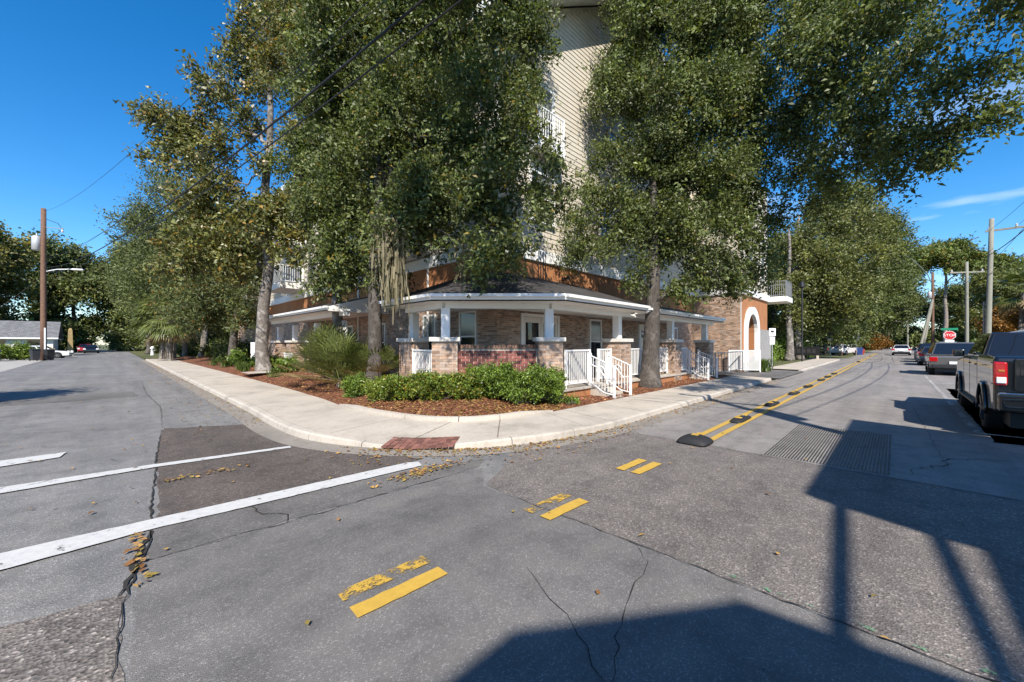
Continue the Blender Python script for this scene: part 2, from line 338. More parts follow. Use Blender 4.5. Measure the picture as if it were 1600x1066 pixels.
CEDAR_B = ((6.83, 53.02, 0.3),
  [(-2.31, 2.35, 15.61, 3.77), (-3.75, 3.82, 12.86, 3.29), (-0.86, 0.88, 12.17, 3.57), (-4.23, 4.31, 9.43, 3.09), (-2.31, 2.35, 8.06, 3.77), (-4.61, 4.7, 6.34, 2.33), (-0.38, 0.39, 6.0, 2.75), (-3.17, 3.23, 18.01, 1.78), (1.06, -1.08, 9.43, 2.75)])
CEDAR_C = ((3.99, 84.49, 0.2),
  [(-1.64, -1.19, 15.91, 2.94), (-2.12, -0.7, 11.01, 3.14), (-1.09, -1.75, 19.83, 2.35), (-0.95, -1.89, 7.09, 2.55), (0.42, -3.29, 12.97, 2.94)])
STREET_OAK = ((13.49, 6.24, 0.16),
  [(1.66, 0.45, 13.62, 2.41), (3.25, -1.18, 13.87, 2.41), (0.4, 1.02, 11.52, 1.42), (1.68, -0.29, 10.54, 2.45), (3.79, -1.72, 11.09, 1.9), (0.83, 0.59, 8.82, 1.35), (1.89, -0.92, 7.95, 2.04), (3.96, -1.9, 8.3, 1.65), (-0.35, 1.07, 6.44, 1.14), (0.49, -0.07, 5.68, 1.59), (1.79, -1.4, 5.44, 1.52), (3.49, -2.13, 6.12, 0.98), (-1.25, 1.27, 5.02, 0.69), (-0.29, 0.29, 4.1, 0.73), (1.88, -1.48, 4.04, 0.93), (2.75, -2.09, 3.84, 0.62), (-0.46, 1.9, 10.78, 0.54), (2.19, -0.09, 16.66, 2.79), (4.14, -2.08, 16.41, 2.28), (0.4, 1.02, 14.21, 0.88), (4.41, -2.35, 12.61, 1.14), (-1.73, 1.76, 5.82, 0.78), (-1.23, 1.69, 7.08, 0.7), (-2.13, 1.89, 4.74, 0.59), (-0.47, 1.62, 8.48, 0.68), (0.67, -0.69, 3.53, 0.64), (3.74, -2.39, 4.65, 0.83), (2.86, -4.34, 11.67, 1.59), (1.96, -5.57, 10.5, 1.41), (3.01, -4.5, 9.34, 1.49), (1.54, -5.85, 8.14, 1.19), (0.68, -6.7, 8.7, 0.88), (0.15, -7.29, 7.53, 0.71), (0.03, -7.75, 7.47, 0.53), (0.08, -7.8, 6.42, 0.42), (0.24, -7.1, 6.46, 0.66), (0.74, -6.47, 6.39, 0.65), (2.36, -5.26, 7.07, 1.08), (4.5, -3.87, 8.1, 1.14), (5.16, -4.55, 6.92, 0.9), (4.52, -3.18, 6.61, 0.78), (4.52, -4.61, 14.97, 2.17), (0.74, -6.47, 10.4, 0.74), (0.12, -8.12, 6.65, 0.25), (4.34, -3.0, 9.8, 0.74), (0.37, -6.95, 5.87, 0.4), (1.02, -6.18, 5.74, 0.37), (-4.89, -7.54, 7.84, 0.7), (-3.69, -7.74, 8.04, 0.85), (-2.29, -7.94, 8.24, 0.9), (-1.09, -8.14, 8.74, 0.9)])
ROW_OAK_A = ((47.12, 7.64, 0.15),
  [(3.86, -2.51, 11.81, 4.25), (14.67, -4.96, 12.97, 3.91), (2.03, -0.64, 10.5, 3.01), (-1.38, -0.02, 6.95, 1.86), (4.32, -2.98, 6.91, 3.59), (8.33, -4.21, 15.07, 3.09), (5.93, -1.76, 15.07, 2.47), (1.57, -0.18, 3.97, 1.7)])
ROW_OAK_B = ((51.51, 7.45, 0.15),
  [(16.79, -5.7, 9.47, 3.68), (21.01, -7.15, 14.47, 2.55), (20.41, -6.54, 17.44, 2.12), (6.58, -3.86, 4.93, 3.02), (2.02, -2.06, 4.09, 2.47), (24.11, -7.45, 10.11, 2.47), (1.06, -1.08, 6.15, 2.75)])
ROW_OAK_C = ((85.63, 6.93, 0.15),
  [(2.26, -2.31, 7.7, 4.85), (5.28, -5.39, 7.7, 4.1), (9.98, -7.33, 11.22, 3.11), (3.77, -3.85, 13.09, 4.31), (9.6, -6.93, 5.66, 2.67), (0.0, 0.0, 5.54, 3.67)])
# ================================================================== setting: ground, roads, pavement
def sheet(name, poly, z, m, parent=None, kind='structure'):
    o = MB().add([(x, y, z) for x, y in poly], [list(range(len(poly)))]).build(name, m, parent)
    if o.data.polygons[0].normal.z < 0: o.data.flip_normals()
    if parent is None: o['kind'] = kind
    return o
def jag(poly, step=.16, amp=.02, seed=1):
    r = random.Random(seed); out = []
    for i in range(len(poly)):
        a = poly[i]; b = poly[(i+1) % len(poly)]; d = math.dist(a, b); n = max(1, min(400, int(d/step)))
        for j in range(n):
            k = amp if d < 60 else 0
            out.append((a[0]+(b[0]-a[0])*j/n+r.uniform(-k, k), a[1]+(b[1]-a[1])*j/n+r.uniform(-k, k)))
    return out
sheet('ground', [(-700,-700),(700,-700),(700,700),(-700,700)], -.03, 'soil_grass')
KC = [(2.30,9.6),(2.29,8.6),(2.35,7.7),(2.5,7.05),(2.85,6.25),(3.35,5.55),(3.95,4.97),(4.65,4.55),(5.5,4.27),(6.3,4.12),(7.1,4.05)]
IC = [(4.03,9.9),(4.0,9.1),(4.05,8.3),(4.2,7.5),(4.45,6.75),(4.85,6.25),(5.25,5.98),(5.75,5.82),(6.3,5.74),(6.9,5.68),(7.5,5.65)]
BC = [(6.6,10.2),(6.6,9.6),(6.5,9.0),(6.6,8.6),(6.9,8.3),(7.3,8.0),(7.7,7.6),(8.1,7.3),(8.4,7.1),(8.7,7.0),(9.1,6.95)]
LV = [11.2+1.55*i for i in range(29)][::-1]; RU = [8.65+1.55*i for i in range(9)]
KP = [(2.35, v) for v in LV]+KC+[(u, 4.05) for u in RU]
IP = [(4.3-.2*max(0, (15-v)/5), v) for v in LV]+IC+[(u+.3, 5.65) for u in RU]
BP = [(6.75, v) for v in LV]+BC+[(u+.5, 6.95) for u in RU]
def smoothpath(p, sub=4):
    out = []
    for i in range(len(p)-1):
        a = Vector(p[max(i-1,0)]); b = Vector(p[i]); c_ = Vector(p[i+1]); d = Vector(p[min(i+2,len(p)-1)])
        for j in range(sub):
            t = j/sub
            out.append(tuple(.5*((2*b)+(c_-a)*t+(2*a-5*b+4*c_-d)*t*t+(3*b-a-3*c_+d)*t**3)))
    return out+[tuple(p[-1])]
KS, IS, BS = smoothpath(KP), smoothpath(IP), smoothpath(BP)
def nrm(p, i):
    a = Vector(p[max(i-1,0)]); b = Vector(p[min(i+1,len(p)-1)]); d = (b-a).normalized(); return Vector((-d.y, d.x))
def off(p, dist): return [tuple(Vector(p[i])+nrm(p, i)*dist) for i in range(len(p))]
def dip(p): return math.exp(-((p[0]-3.3)**2+(p[1]-5.6)**2)/.95)
def zk(p): return .13-.095*dip(p)
# the road bed: both streets, one outline along the kerb
road = sheet('road', [(-60,-3.3),(220,-3.3),(220,4.05),(60,4.05),(58,5),(57.5,60),(53.5,60),(53,5),(51,4.05)]+KS[::-1]+[(2.35,150),(-4.7,150),(-4.7,13),(-5.6,9),(-8,6.4),(-12,5.5),(-60,5.4)], 0, 'asphalt_side')
def patch(poly, m, seed, amp=.018, z=.004): return sheet('road_patch', jag(poly, .16, amp, seed), z, m, road)
patch([(6.84,-3.28),(219,-3.28),(219,4.0),(30,4.0),(9,4.0),(7.3,4.0),(6.95,3.4),(6.96,2.45)], 'asphalt_far', 3)
patch([(3.1,-3.28),(6.82,-3.28),(6.94,2.45),(6.93,3.4),(7.1,3.98),(6.3,4.05),(5.5,4.2),(4.65,4.47),(4.0,4.0),(3.12,3.52)], 'asphalt_pink', 4)
patch([(-.02,-3.28),(3.08,-3.28),(3.1,3.52),(3.55,4.05),(.15,4.15),(.06,3.0)], 'asphalt_near', 5)
patch([(-9,-3.28),(-.05,-3.28),(.03,3.0),(.05,3.72),(-.5,3.85),(-9,4.6)], 'asphalt_coarse', 6)
patch([(.2,4.2),(3.5,4.1),(3.85,4.3),(3.1,4.62),(.26,4.86)], 'asphalt_patch', 7, .03)
patch([(.31,5.15),(3.2,4.98),(2.75,6.1),(2.36,7.0),(2.2,7.9),(1.9,9.8),(.7,10.45),(.46,7.9)], 'asphalt_brown', 8, .025)
patch([(7.0,.06),(10.1,.06),(10.05,1.45),(6.98,1.45)], 'asphalt_grooved', 9, .006, .009)
patch([(-2.6,17.2),(.6,17.4),(.5,19.4),(-2.5,19.2)], 'asphalt_patch', 10, .03)
patch([(10.4,-3.2),(22,-3.2),(22,-1.35),(10.6,-1.2)], 'asphalt_patch', 12, .03)
# gutter pan along the kerb
g1 = off(KS, -.38); gm = MB()
n = len(KS); gm.add([(x, y, .008) for x, y in KS]+[(x, y, .006) for x, y in g1], [(i, n+i, n+i+1, i+1) for i in range(n-1)])
go = gm.build('gutter', 'concrete_gutter', road)
if go.data.polygons[0].normal.z < 0: go.data.flip_normals()
# cracks: thin jagged dark strips laid just above the road
def crack(pts, w0=.02, seed=0, amp=.05, name='crack', m='crack', z=.012):
    r = random.Random(seed); P = []
    for a, b in zip(pts, pts[1:]):
        nn = max(2, int(math.dist(a, b)/.09))
        P += [(a[0]+(b[0]-a[0])*i/nn+r.uniform(-amp, amp)*.5, a[1]+(b[1]-a[1])*i/nn+r.uniform(-amp, amp)*.5) for i in range(nn)]
    P.append(pts[-1]); k = len(P); Lf = []; Rt = []
    for i in range(k):
        q = nrm(P, i); ww = .6*w0*r.uniform(.25, 1)*min(1, .3+3*min(i, k-1-i)/k)
        Lf.append((P[i][0]+q.x*ww, P[i][1]+q.y*ww, z)); Rt.append((P[i][0]-q.x*ww, P[i][1]-q.y*ww, z))
    o = MB().add(Lf+Rt, [(i, k+i, k+i+1, i+1) for i in range(k-1)]).build(name, m, road)
    if o.data.polygons[0].normal.z < 0: o.data.flip_normals()
crack([(.0,2.82),(.05,3.6),(.1,3.9),(.22,4.5),(.28,5.5),(.38,6.8),(.46,7.9),(.68,10.3)], .020, 1, .025)
crack([(.03,3.7),(.1,4.0),(.14,4.35),(.24,4.8)], .05, 21, .03)
crack([(.15,4.18),(1.2,4.12),(2.3,4.1),(3.4,4.07)], .012, 2)
crack([(1.0,4.9),(1.05,4.5),(1.2,4.3),(1.15,4.1)], .014, 3)
crack([(3.1,-2.5),(3.09,0),(3.1,2),(3.1,3.5)], .010, 4, .03)
crack([(6.85,-3),(6.85,-1),(6.86,1.4),(6.95,2.4)], .012, 5, .03)
crack([(1.2,.4),(1.7,1.0),(2.3,1.25),(2.9,1.35),(3.1,1.6)], .008, 6)
crack([(2.2,2.0),(1.9,1.3),(1.6,.9)], .006, 16)
crack([(7.2,-.1),(7.6,-.15),(8.0,-.45),(8.6,-.55),(8.9,-.9),(9.3,-1.7)], .016, 7, .12)
crack([(-4,15),(-2,14.5),(0,14.9)], .015, 8); crack([(-4,12.4),(-1,11.6),(.6,10.6)], .012, 9)
crack([(-3.5,27),(-1.5,25)], .02, 10); crack([(.7,10.5),(.9,14),(.8,18),(.9,24)], .012, 11, .03)
crack([(9,3.2),(11,2.9),(14,3.1),(18,3.0)], .008, 13); crack([(8,-.5),(12,-.4),(16,-.3)], .008, 15)
# painted markings
def mark(name, poly, m, seed=0, amp=.006, z=.016): return sheet(name, jag(poly, .07, amp, seed+50), z, m, road)
mark('stop_bar', [(-6,5.3),(-.6,5.14),(.25,5.1),(2.92,4.95),(3.05,4.86),(3.0,4.68),(.25,4.83),(-.55,4.76),(-6,4.85)], 'paint_white', 1)
mark('crosswalk_line', [(-6,7.75),(-.95,7.5),(.4,7.4),(2.05,7.13),(2.03,7.0),(.4,7.22),(-.9,7.2),(-6,7.45)], 'paint_white', 2)
mark('crosswalk_line', [(-6,9.35),(-1.1,9.2),(-.5,9.22),(-.55,8.86),(-1.1,8.75),(-6,8.9)], 'paint_white', 3)
for (a, b, m1, m2) in ((1.06,1.72,'paint_yellow_worn','paint_yellow'),(2.92,3.56,'paint_yellow_worn','paint_yellow'),(4.76,5.4,'paint_yellow','paint_yellow')):
    mark('centre_dash', [(a,2.58),(b,2.56),(b,2.69),(a,2.71)], m1, int(a*9)); mark('centre_dash', [(a,2.36),(b,2.34),(b,2.47),(a,2.49)], m2, int(a*7))
mark('centre_line', [(7.15,2.52),(95,2.50),(95,2.62),(7.2,2.63)], 'paint_yellow_far', 8); mark('centre_line', [(7.15,2.26),(95,2.24),(95,2.36),(7.1,2.37)], 'paint_yellow_far', 9)
mark('parking_line', [(11.4,-1.16),(34,-1.14),(34,-1.04),(11.4,-1.06)], 'paint_white_worn', 12)
for u in (11.35, 17.9, 24.5, 31): mark('parking_line', [(u,-3.2),(u+.1,-3.2),(u+.1,-1.1),(u,-1.1)], 'paint_white', int(u))
mark('survey_line', [(3.13,-.4),(3.16,-.4),(3.16,1.3),(3.13,1.3)], 'paint_green', 20, .01)
# kerb stones, each cast length on its own
pav = MB(); kb2 = off(KS, .17)
pavement = MB().add([(x, y, zk((x, y))-.03) for x, y in kb2]+[(x, y, .10) for x, y in IS], [(i, i+1, len(IS)+i+1, len(IS)+i) for i in range(len(IS)-1)]).build('pavement', 'concrete_gutter')
pavement['kind'] = 'structure'
def kerbrun(path, name='kerb_stone', parent=pavement, per=6, h0=0, hf=zk, wd=.16, m='concrete_kerb', gap=.008):
    for s0 in range(0, len(path)-1, per):
        seg = path[s0:s0+per+1]; mb = MB(); k = len(seg); V = []
        if k < 2: continue
        for i, p in enumerate(seg):
            gi = s0+i; q = nrm(path, gi); d = Vector((q.y, -q.x)); sh = gap if i == 0 else -gap if i == k-1 else 0
            z = hf(p); b0 = Vector(p)+d*sh
            for o_, zz in ((0, h0-.02), (.015, h0+z*.78), (.05, z), (wd, z+.004), (wd, h0-.02)):
                V.append((b0.x+q.x*o_, b0.y+q.y*o_, zz))
        F = [(i*5+j, (i+1)*5+j, (i+1)*5+j+1, i*5+j+1) for i in range(k-1) for j in range(4)]+[[0,1,2,3,4],[(k-1)*5+j for j in (4,3,2,1,0)]]
        mb.add(V, F).build(name, m, parent, smooth=False)
kerbrun(KS)
ic0 = LV.index(LV[-1])*4+3
kerbrun(IS[ic0:ic0+40], 'planter_kerb', pavement, 7, .05, lambda p: .142+.075*min(1, math.dist(p, IS[ic0])/.9, math.dist(p, IS[ic0+39])/.9), .13)
# pavement slabs between kerb and planting
def slab(k0, k1):
    a = [kb2[i] for i in range(k0, k1+1)]; b = [IS[i] for i in range(k0, k1+1)]
    def sh(p, q, d): v = (Vector(q)-Vector(p)).normalized()*d; return (p[0]+v.x, p[1]+v.y)
    if len(a) > 1:
        a[0] = sh(a[0], a[1], .013); a[-1] = sh(a[-1], a[-2], .013); b[0] = sh(b[0], b[1], .013); b[-1] = sh(b[-1], b[-2], .013)
    dz = random.uniform(-.004, .004); mb = MB(); k = len(a); V = []
    for p, q in zip(a, b):
        p2 = sh(p, q, .016); mid = (.72*p[0]+.28*q[0], .72*p[1]+.28*q[1])
        V += [(*p2, zk(p2)-.1), (*p2, zk(p2)+dz), (*mid, zk(mid)+dz+.004), (*q, .135+dz), (*q, .03)]
    F = [(i*5+j, (i+1)*5+j, (i+1)*5+j+1, i*5+j+1) for i in range(k-1) for j in range(4)]+[[0,1,2,3,4],[(k-1)*5+j for j in (4,3,2,1,0)]]
    mb.add(V, F).build('paving_slab', 'concrete_walk', pavement)
nl = (len(LV)-1)*4
cuts = list(range(0, nl+1, 4))+[nl+8, nl+16, nl+23, nl+31, nl+40, nl+44]+list(range(nl+48, len(KS), 4))
for c0, c1 in zip(cuts, cuts[1:]): slab(c0, c1)
# tactile brick pavers set into the corner ramp
pc = Vector((3.60, 5.62)); px_ = Vector((.66, -.751)); py_ = Vector((.751, .66)); rzp = math.atan2(px_.y, px_.x)
pm = MB().box(-.045,.045,-.055,.055,0,.02).build('paver', 'paver_red', mesh_only=True)
pmeshes = []
for i in range(4):
    q = pm.copy(); at = q.attributes.new('tint', 'FLOAT_COLOR', 'FACE'); f_ = .7+.2*i; at.data.foreach_set('color', np.tile([f_, f_, f_*.96, 1], len(q.polygons)).astype(np.float32)); pmeshes.append(q)
for i in range(12):
    for j in range(5):
        p = pc+px_*((i-5.5)*.098)+py_*((j-2)*.118)
        link('paver', random.choice(pmeshes), pavement, (p.x, p.y, zk(p)-.008+random.uniform(-.002,.002)), rzp+random.uniform(-.02,.02))
# far stretch beyond the drive
far = MB()
walk2 = sheet('footpath', [(29,4.25),(52,4.25),(52,6.0),(29,6.0)], .12, 'concrete_walk'); kerbrun([(29+i*1.5,4.05) for i in range(16)], 'kerb_stone', walk2, 2, 0, lambda p: .12)
drive = sheet('driveway', jag([(22.0,3.9),(29,3.9),(29,9),(25,9.5),(22.0,6.3)], .2, .02, 4), .05, 'asphalt_patch')
sheet('side_drive', [(-4.6,14),(-4.9,70),(-26,72),(-26,10)], -.012, 'concrete_drive')
sheet('verge', jag([(2.5,60),(6.5,58),(7,150),(2.5,150)], .5, .1, 3), .03, 'soil_grass')
for u0, u1 in ((-60, -12), (-2, 220)): kerbrun([(u1-(u1-u0)*i/40, -3.3) for i in range(41)], 'kerb_stone', pavement, 1)
sheet('footpath', [(-60,-3.45),(220,-3.45),(220,-5.6),(-60,-5.6)], .12, 'concrete_walk')
# planting bed with a low mound of bark mulch
def bedh(i): return .2 if i < nl+24 else max(.03, .2-.17*(i-nl-24)/10)
rows = 6; V = []; F = []; nb = len(IS); r_ = random.Random(5)
for i in range(nb):
    for j in range(rows+1):
        t = j/rows; a, b = IS[i], BS[i]
        V.append((a[0]+(b[0]-a[0])*t, a[1]+(b[1]-a[1])*t, .115+bedh(i)*math.sin(min(1, t*1.3)*1.57)+(r_.uniform(-.02,.025) if 0 < j else 0)))
for i in range(nb-1):
    for j in range(rows): F.append((i*(rows+1)+j, (i+1)*(rows+1)+j, (i+1)*(rows+1)+j+1, i*(rows+1)+j+1))
bed = MB().add(V, F).build('planting_bed', 'mulch', smooth=True); bed['kind'] = 'structure'
if bed.data.polygons[0].normal.z < 0: bed.data.flip_normals()
def flakes(name, P, ln, wd, m, tints, label, cat, up=.5, par=None):
    """scatter of small curled flakes at points P"""
    n = len(P); P = np.asarray(P, float); th = rng.uniform(0, 2*np.pi, n); l_ = ln*rng.uniform(.5, 1.3, n)[:, None]; w_ = wd*rng.uniform(.5, 1.3, n)[:, None]
    d = np.stack([np.cos(th), np.sin(th), rng.normal(0, up*.5, n)], 1); e = np.stack([-np.sin(th), np.cos(th), rng.normal(0, up, n)], 1)
    q = np.stack([P-d*l_/2, P+e*w_/2+[0,0,.006], P+d*l_/2, P-e*w_/2+[0,0,.004]], 1); q[:, :, 2] += .012
    me = quads(name, q, m, tints[rng.integers(0, len(tints), n)]); o = link(name, me, par)
    return tag(o, None if par else label, None if par else cat, None, 'stuff')
def quads(name, q, m, tint, fold=False):
    n = len(q); me = bpy.data.meshes.new(name); me.vertices.add(4*n); me.vertices.foreach_set('co', q.reshape(-1).astype(np.float32))
    me.loops.add(4*n); me.loops.foreach_set('vertex_index', np.arange(4*n, dtype=np.int32))
    me.polygons.add(n); me.polygons.foreach_set('loop_start', np.arange(0, 4*n, 4, dtype=np.int32)); me.polygons.foreach_set('loop_total', np.full(n, 4, dtype=np.int32))
    me.materials.append(MATS[m]); me.update(calc_edges=True)
    at = me.attributes.new('tint', 'FLOAT_COLOR', 'FACE'); c4 = np.ones((n, 4), np.float32); c4[:, :3] = tint; at.data.foreach_set('color', c4.ravel())
    return me
def bedpt(i0, i1, n, z=0):
    k = rng.uniform(i0, i1, n); i = np.minimum(k.astype(int), nb-2); fr = (k-i)[:, None]; t = rng.uniform(.02, .98, n)[:, None]
    A = np.array(IS); Bq = np.array(BS); a = A[i]*(1-fr)+A[i+1]*fr; b = Bq[i]*(1-fr)+Bq[i+1]*fr; p = a+(b-a)*t
    hh_ = np.array([bedh(q) for q in i])[:, None]; return np.concatenate([p, .115+hh_*np.sin(np.minimum(1, t*1.3)*1.57)+z], 1)
ch = np.array([[1,1,1],[.5,.45,.4],[1.35,1.3,1.1],[2.0,2.6,2.6],[.7,.6,.6],[1.6,1.7,1.5]])
flakes('mulch_chips', bedpt(nl-40, nb-1, 15000), .075, .028, 'mulch_chip', ch, 'loose red brown bark chips covering the planting bed', 'mulch', .35)
lf = np.array([[1,1,1],[.6,.5,.4],[1.3,1.4,1],[.9,1.2,.7]])
def gut(i0, i1, n, lo, hi, z=.01):
    out = []
    for _ in range(n):
        i = random.randint(i0, i1); q = nrm(KS, i); d = lo+(hi-lo)*random.random()**2.2; a = Vector(KS[i]); j = random.uniform(-.4, .4); out.append((a.x-q.x*d+q.y*j, a.y-q.y*d-q.x*j, z))
    return out
pts = gut(20, nl+4, 1500, .03, 1.3)+gut(nl+22, len(KS)-2, 1100, .02, .5)+gut(nl+20, nl+36, 260, .1, .9)
pts += [(random.gauss(.14,.035), random.uniform(3.7,4.8), .012) for _ in range(45)]+[(random.gauss(.75,.3), random.gauss(6.4,.05), .014) for _ in range(60)]
pts += [(random.uniform(-4,2.2), random.uniform(4,32), .012) for _ in range(260)]+[(random.uniform(0,9), random.uniform(-1,4), .012) for _ in range(40)]
pts += [(random.gauss(2.9,.35), random.gauss(4.45,.07), .012) for _ in range(170)]
flakes('fallen_leaves', pts, .06, .035, 'leaf_litter', lf, 'dry brown leaves drifted along the gutter and kerb', 'leaves', .25)
flakes('fallen_leaves', [(p[0], p[1], p[2]+.01) for p in np.concatenate([bedpt(0, nb-1, 2000), bedpt(nl-16, nl+44, 4200)])], .07, .04, 'leaf_litter', lf, 'dry leaves lying on the mulch of the planting bed', 'leaves', .3)
# ================================================================== apartment building on the corner
bld = empty('apartment_building', (8.6, 9.1, 0), 'four storey apartment building with beige siding, orange stucco band and brick ground floor', 'building')
def bp(name, m, *d, bevel=0): 
    x0,x1,y0,y1,z0,z1 = d
    return MB().box(x0-8.6,x1-8.6,y0-9.1,y1-9.1,z0,z1).build(name, m, bld, bevel=bevel)
def bricks_mesh(length, z0, z1, openings=(), bl=.203, bh=.062, mt=.011, proud=.009, seed=0, start=0):
    r = random.Random(seed); V = []; F = []; T = []; row = 0; z = z0
    while z+bh <= z1+.001:
        x = start-(.5*(bl+mt) if row % 2 else 0)
        while x < length:
            a, b = max(x, start), min(x+bl, length)
            if b-a > .03 and not any(b > o[0] and a < o[1] and z+bh > o[2] and z < o[3] for o in openings):
                pr_ = proud*r.uniform(.7, 1.25); o = len(V)
                V += [(a,-pr_,z),(b,-pr_,z),(b,-pr_,z+bh),(a,-pr_,z+bh),(a,0,z),(b,0,z),(b,0,z+bh),(a,0,z+bh)]
                F += [(o,o+1,o+2,o+3),(o+4,o+5,o+1,o),(o+3,o+2,o+6,o+7),(o+4,o,o+3,o+7),(o+1,o+5,o+6,o+2)]
                t = r.choice((1,1,.85,1.15,.6,1.3,.75)); w_ = r.uniform(.9,1.1); T += [(t,t*w_,t*w_*w_,1)]*5
            x += bl+mt
        z += bh+mt; row += 1
    mb = MB(); mb.V = V; mb.F = F; mb.M = [0]*len(F); return mb, T
def brickwork(parent, loc, rz, length, z0, z1, openings=(), m='brick_tan', seed=0):
    mb, T = bricks_mesh(length, z0, z1, openings, seed=seed)
    o = mb.build('brickwork', m, parent, loc, rz, tint=T); o['kind'] = 'stuff'; return o
def rel(x, y, z=0): return (x-8.6, y-9.1, z)
W_ = R(-90)
# ground floor walls
bp('wall', 'mortar', 8.6, 25.4, 9.1, 9.4, -.05, 3.4); bp('wall', 'mortar', 8.6, 8.9, 9.4, 46, -.05, 3.4)
opV = [(1.2,3.15,.3,2.68),(5.3,6.15,.9,2.7),(9.7,11.25,.3,2.6),(13.5,14.4,.9,2.6)]
opU = [(46-11.0,46-10.1,1.1,2.8),(46-13.3,46-12.5,1.1,2.8),(46-24.5,46-23.6,.3,2.5),(46-20.6,46-19.8,1.1,2.6),(46-17.2,46-16.4,.9,2.6)]
brickwork(bld, rel(8.6, 9.1), 0, 16.8, .1, 3.36, opV, seed=2); brickwork(bld, rel(8.6, 46), W_, 36.9, .1, 3.36, opU, seed=3)
bp('stucco_wall', 'stucco_orange', 8.58, 25.4, 9.08, 9.4, 3.4, 4.6); bp('stucco_wall', 'stucco_orange', 8.58, 8.9, 9.4, 46, 3.4, 4.6)
bp('belt_course', 'white_trim', 8.5, 25.4, 9.0, 9.4, 4.6, 5.02, bevel=.015); bp('belt_course', 'white_trim', 8.5, 8.9, 9.4, 46, 4.6, 5.02, bevel=.015)
# upper storeys: sheathing, then single clapboards
MB().extr([(0,5.02),(16,5.02),(16,12.3),(8,17.42),(0,12.3)], 'y', 0, 36.9).build('upper_wall', 'siding', bld)
bp('upper_wall', 'siding', 24.6, 32, 9.1, 19, 5.02, 12.3)
pl_cache = {}
def plank(x0, x1, z, loc, rz, ex=.178):
    k = (round(x0,3), round(x1,3))
    if k not in pl_cache:
        pl_cache[k] = MB().add([(x0,0,0),(x1,0,0),(x1,-.026,0),(x0,-.026,0),(x0,-.006,ex+.01),(x1,-.006,ex+.01),(x0,0,ex+.01),(x1,0,ex+.01)],
            [(0,3,2,1),(3,4,5,2),(4,6,7,5),(0,6,4,3),(1,2,5,7)]).build('clapboard', 'siding', mesh_only=True)
    link('clapboard', pl_cache[k], bld, (loc[0], loc[1], z), rz)
z = 5.03
while z < 17.2:
    cut = max(0, (z+.18-12.3)/.64)
    if 16-2*cut > .3: plank(cut+.06, 16-cut-.06, z, (0, 0), 0)
    z += .178
mb = MB(); z = 5.03
while z < 12.2:
    mb.add([(0,0,z),(36.8,0,z),(36.8,-.026,z),(0,-.026,z),(0,-.006,z+.185),(36.8,-.006,z+.185)], [(0,3,2,1),(3,4,5,2)]); z += .178
mb.build('siding_boards', 'siding', bld, rel(8.6, 46), W_)['kind'] = 'stuff'
bp('corner_board', 'white_trim', 8.55, 8.7, 9.05, 9.2, 5.02, 12.3)
# roof of the gabled wing, soffit and rake boards
def gable_roof(x0, xr, x1, y0, y1, ze, zr, th=.16):
    for a, za, b, zb in ((x0, ze, xr, zr), (xr, zr, x1, ze)):
        V = [(a,y0,za),(b,y0,zb),(b,y1,zb),(a,y1,za),(a,y0,za+th),(b,y0,zb+th),(b,y1,zb+th),(a,y1,za+th)]
        MB().add([(v[0]-8.6, v[1]-9.1, v[2]) for v in V], [(0,3,2,1),(4,5,6,7),(0,1,5,4),(1,2,6,5),(2,3,7,6),(3,0,4,7)], 0).build('roof', 'shingle_grey', bld)
        MB().bar(rel(a,y0-.03,za+.03), rel(b,y0-.03,zb+.03), .06, .34).build('rake_board', 'white_trim', bld)
        # boxed soffit under the overhang
        V = [(a,y0,za-.02),(b,y0,zb-.02),(b,9.07,zb-.02),(a,9.07,za-.02)]
        MB().add([(v[0]-8.6, v[1]-9.1, v[2]) for v in V], [(0,3,2,1)]).build('soffit', 'white_trim', bld)
gable_roof(8.0, 16.6, 25.2, 8.3, 46.5, 12.0, 17.5)
bp('fascia', 'white_trim', 7.9, 8.02, 8.3, 46.5, 11.85, 12.2); bp('soffit', 'white_trim', 8.02, 8.57, 8.5, 46.2, 11.92, 11.98)
MB().extr([(8.3-9.1,12.2),(14-9.1,15),(19.6-9.1,12.2)], 'x', 16.7, 23.9).build('roof', 'shingle_grey', bld)
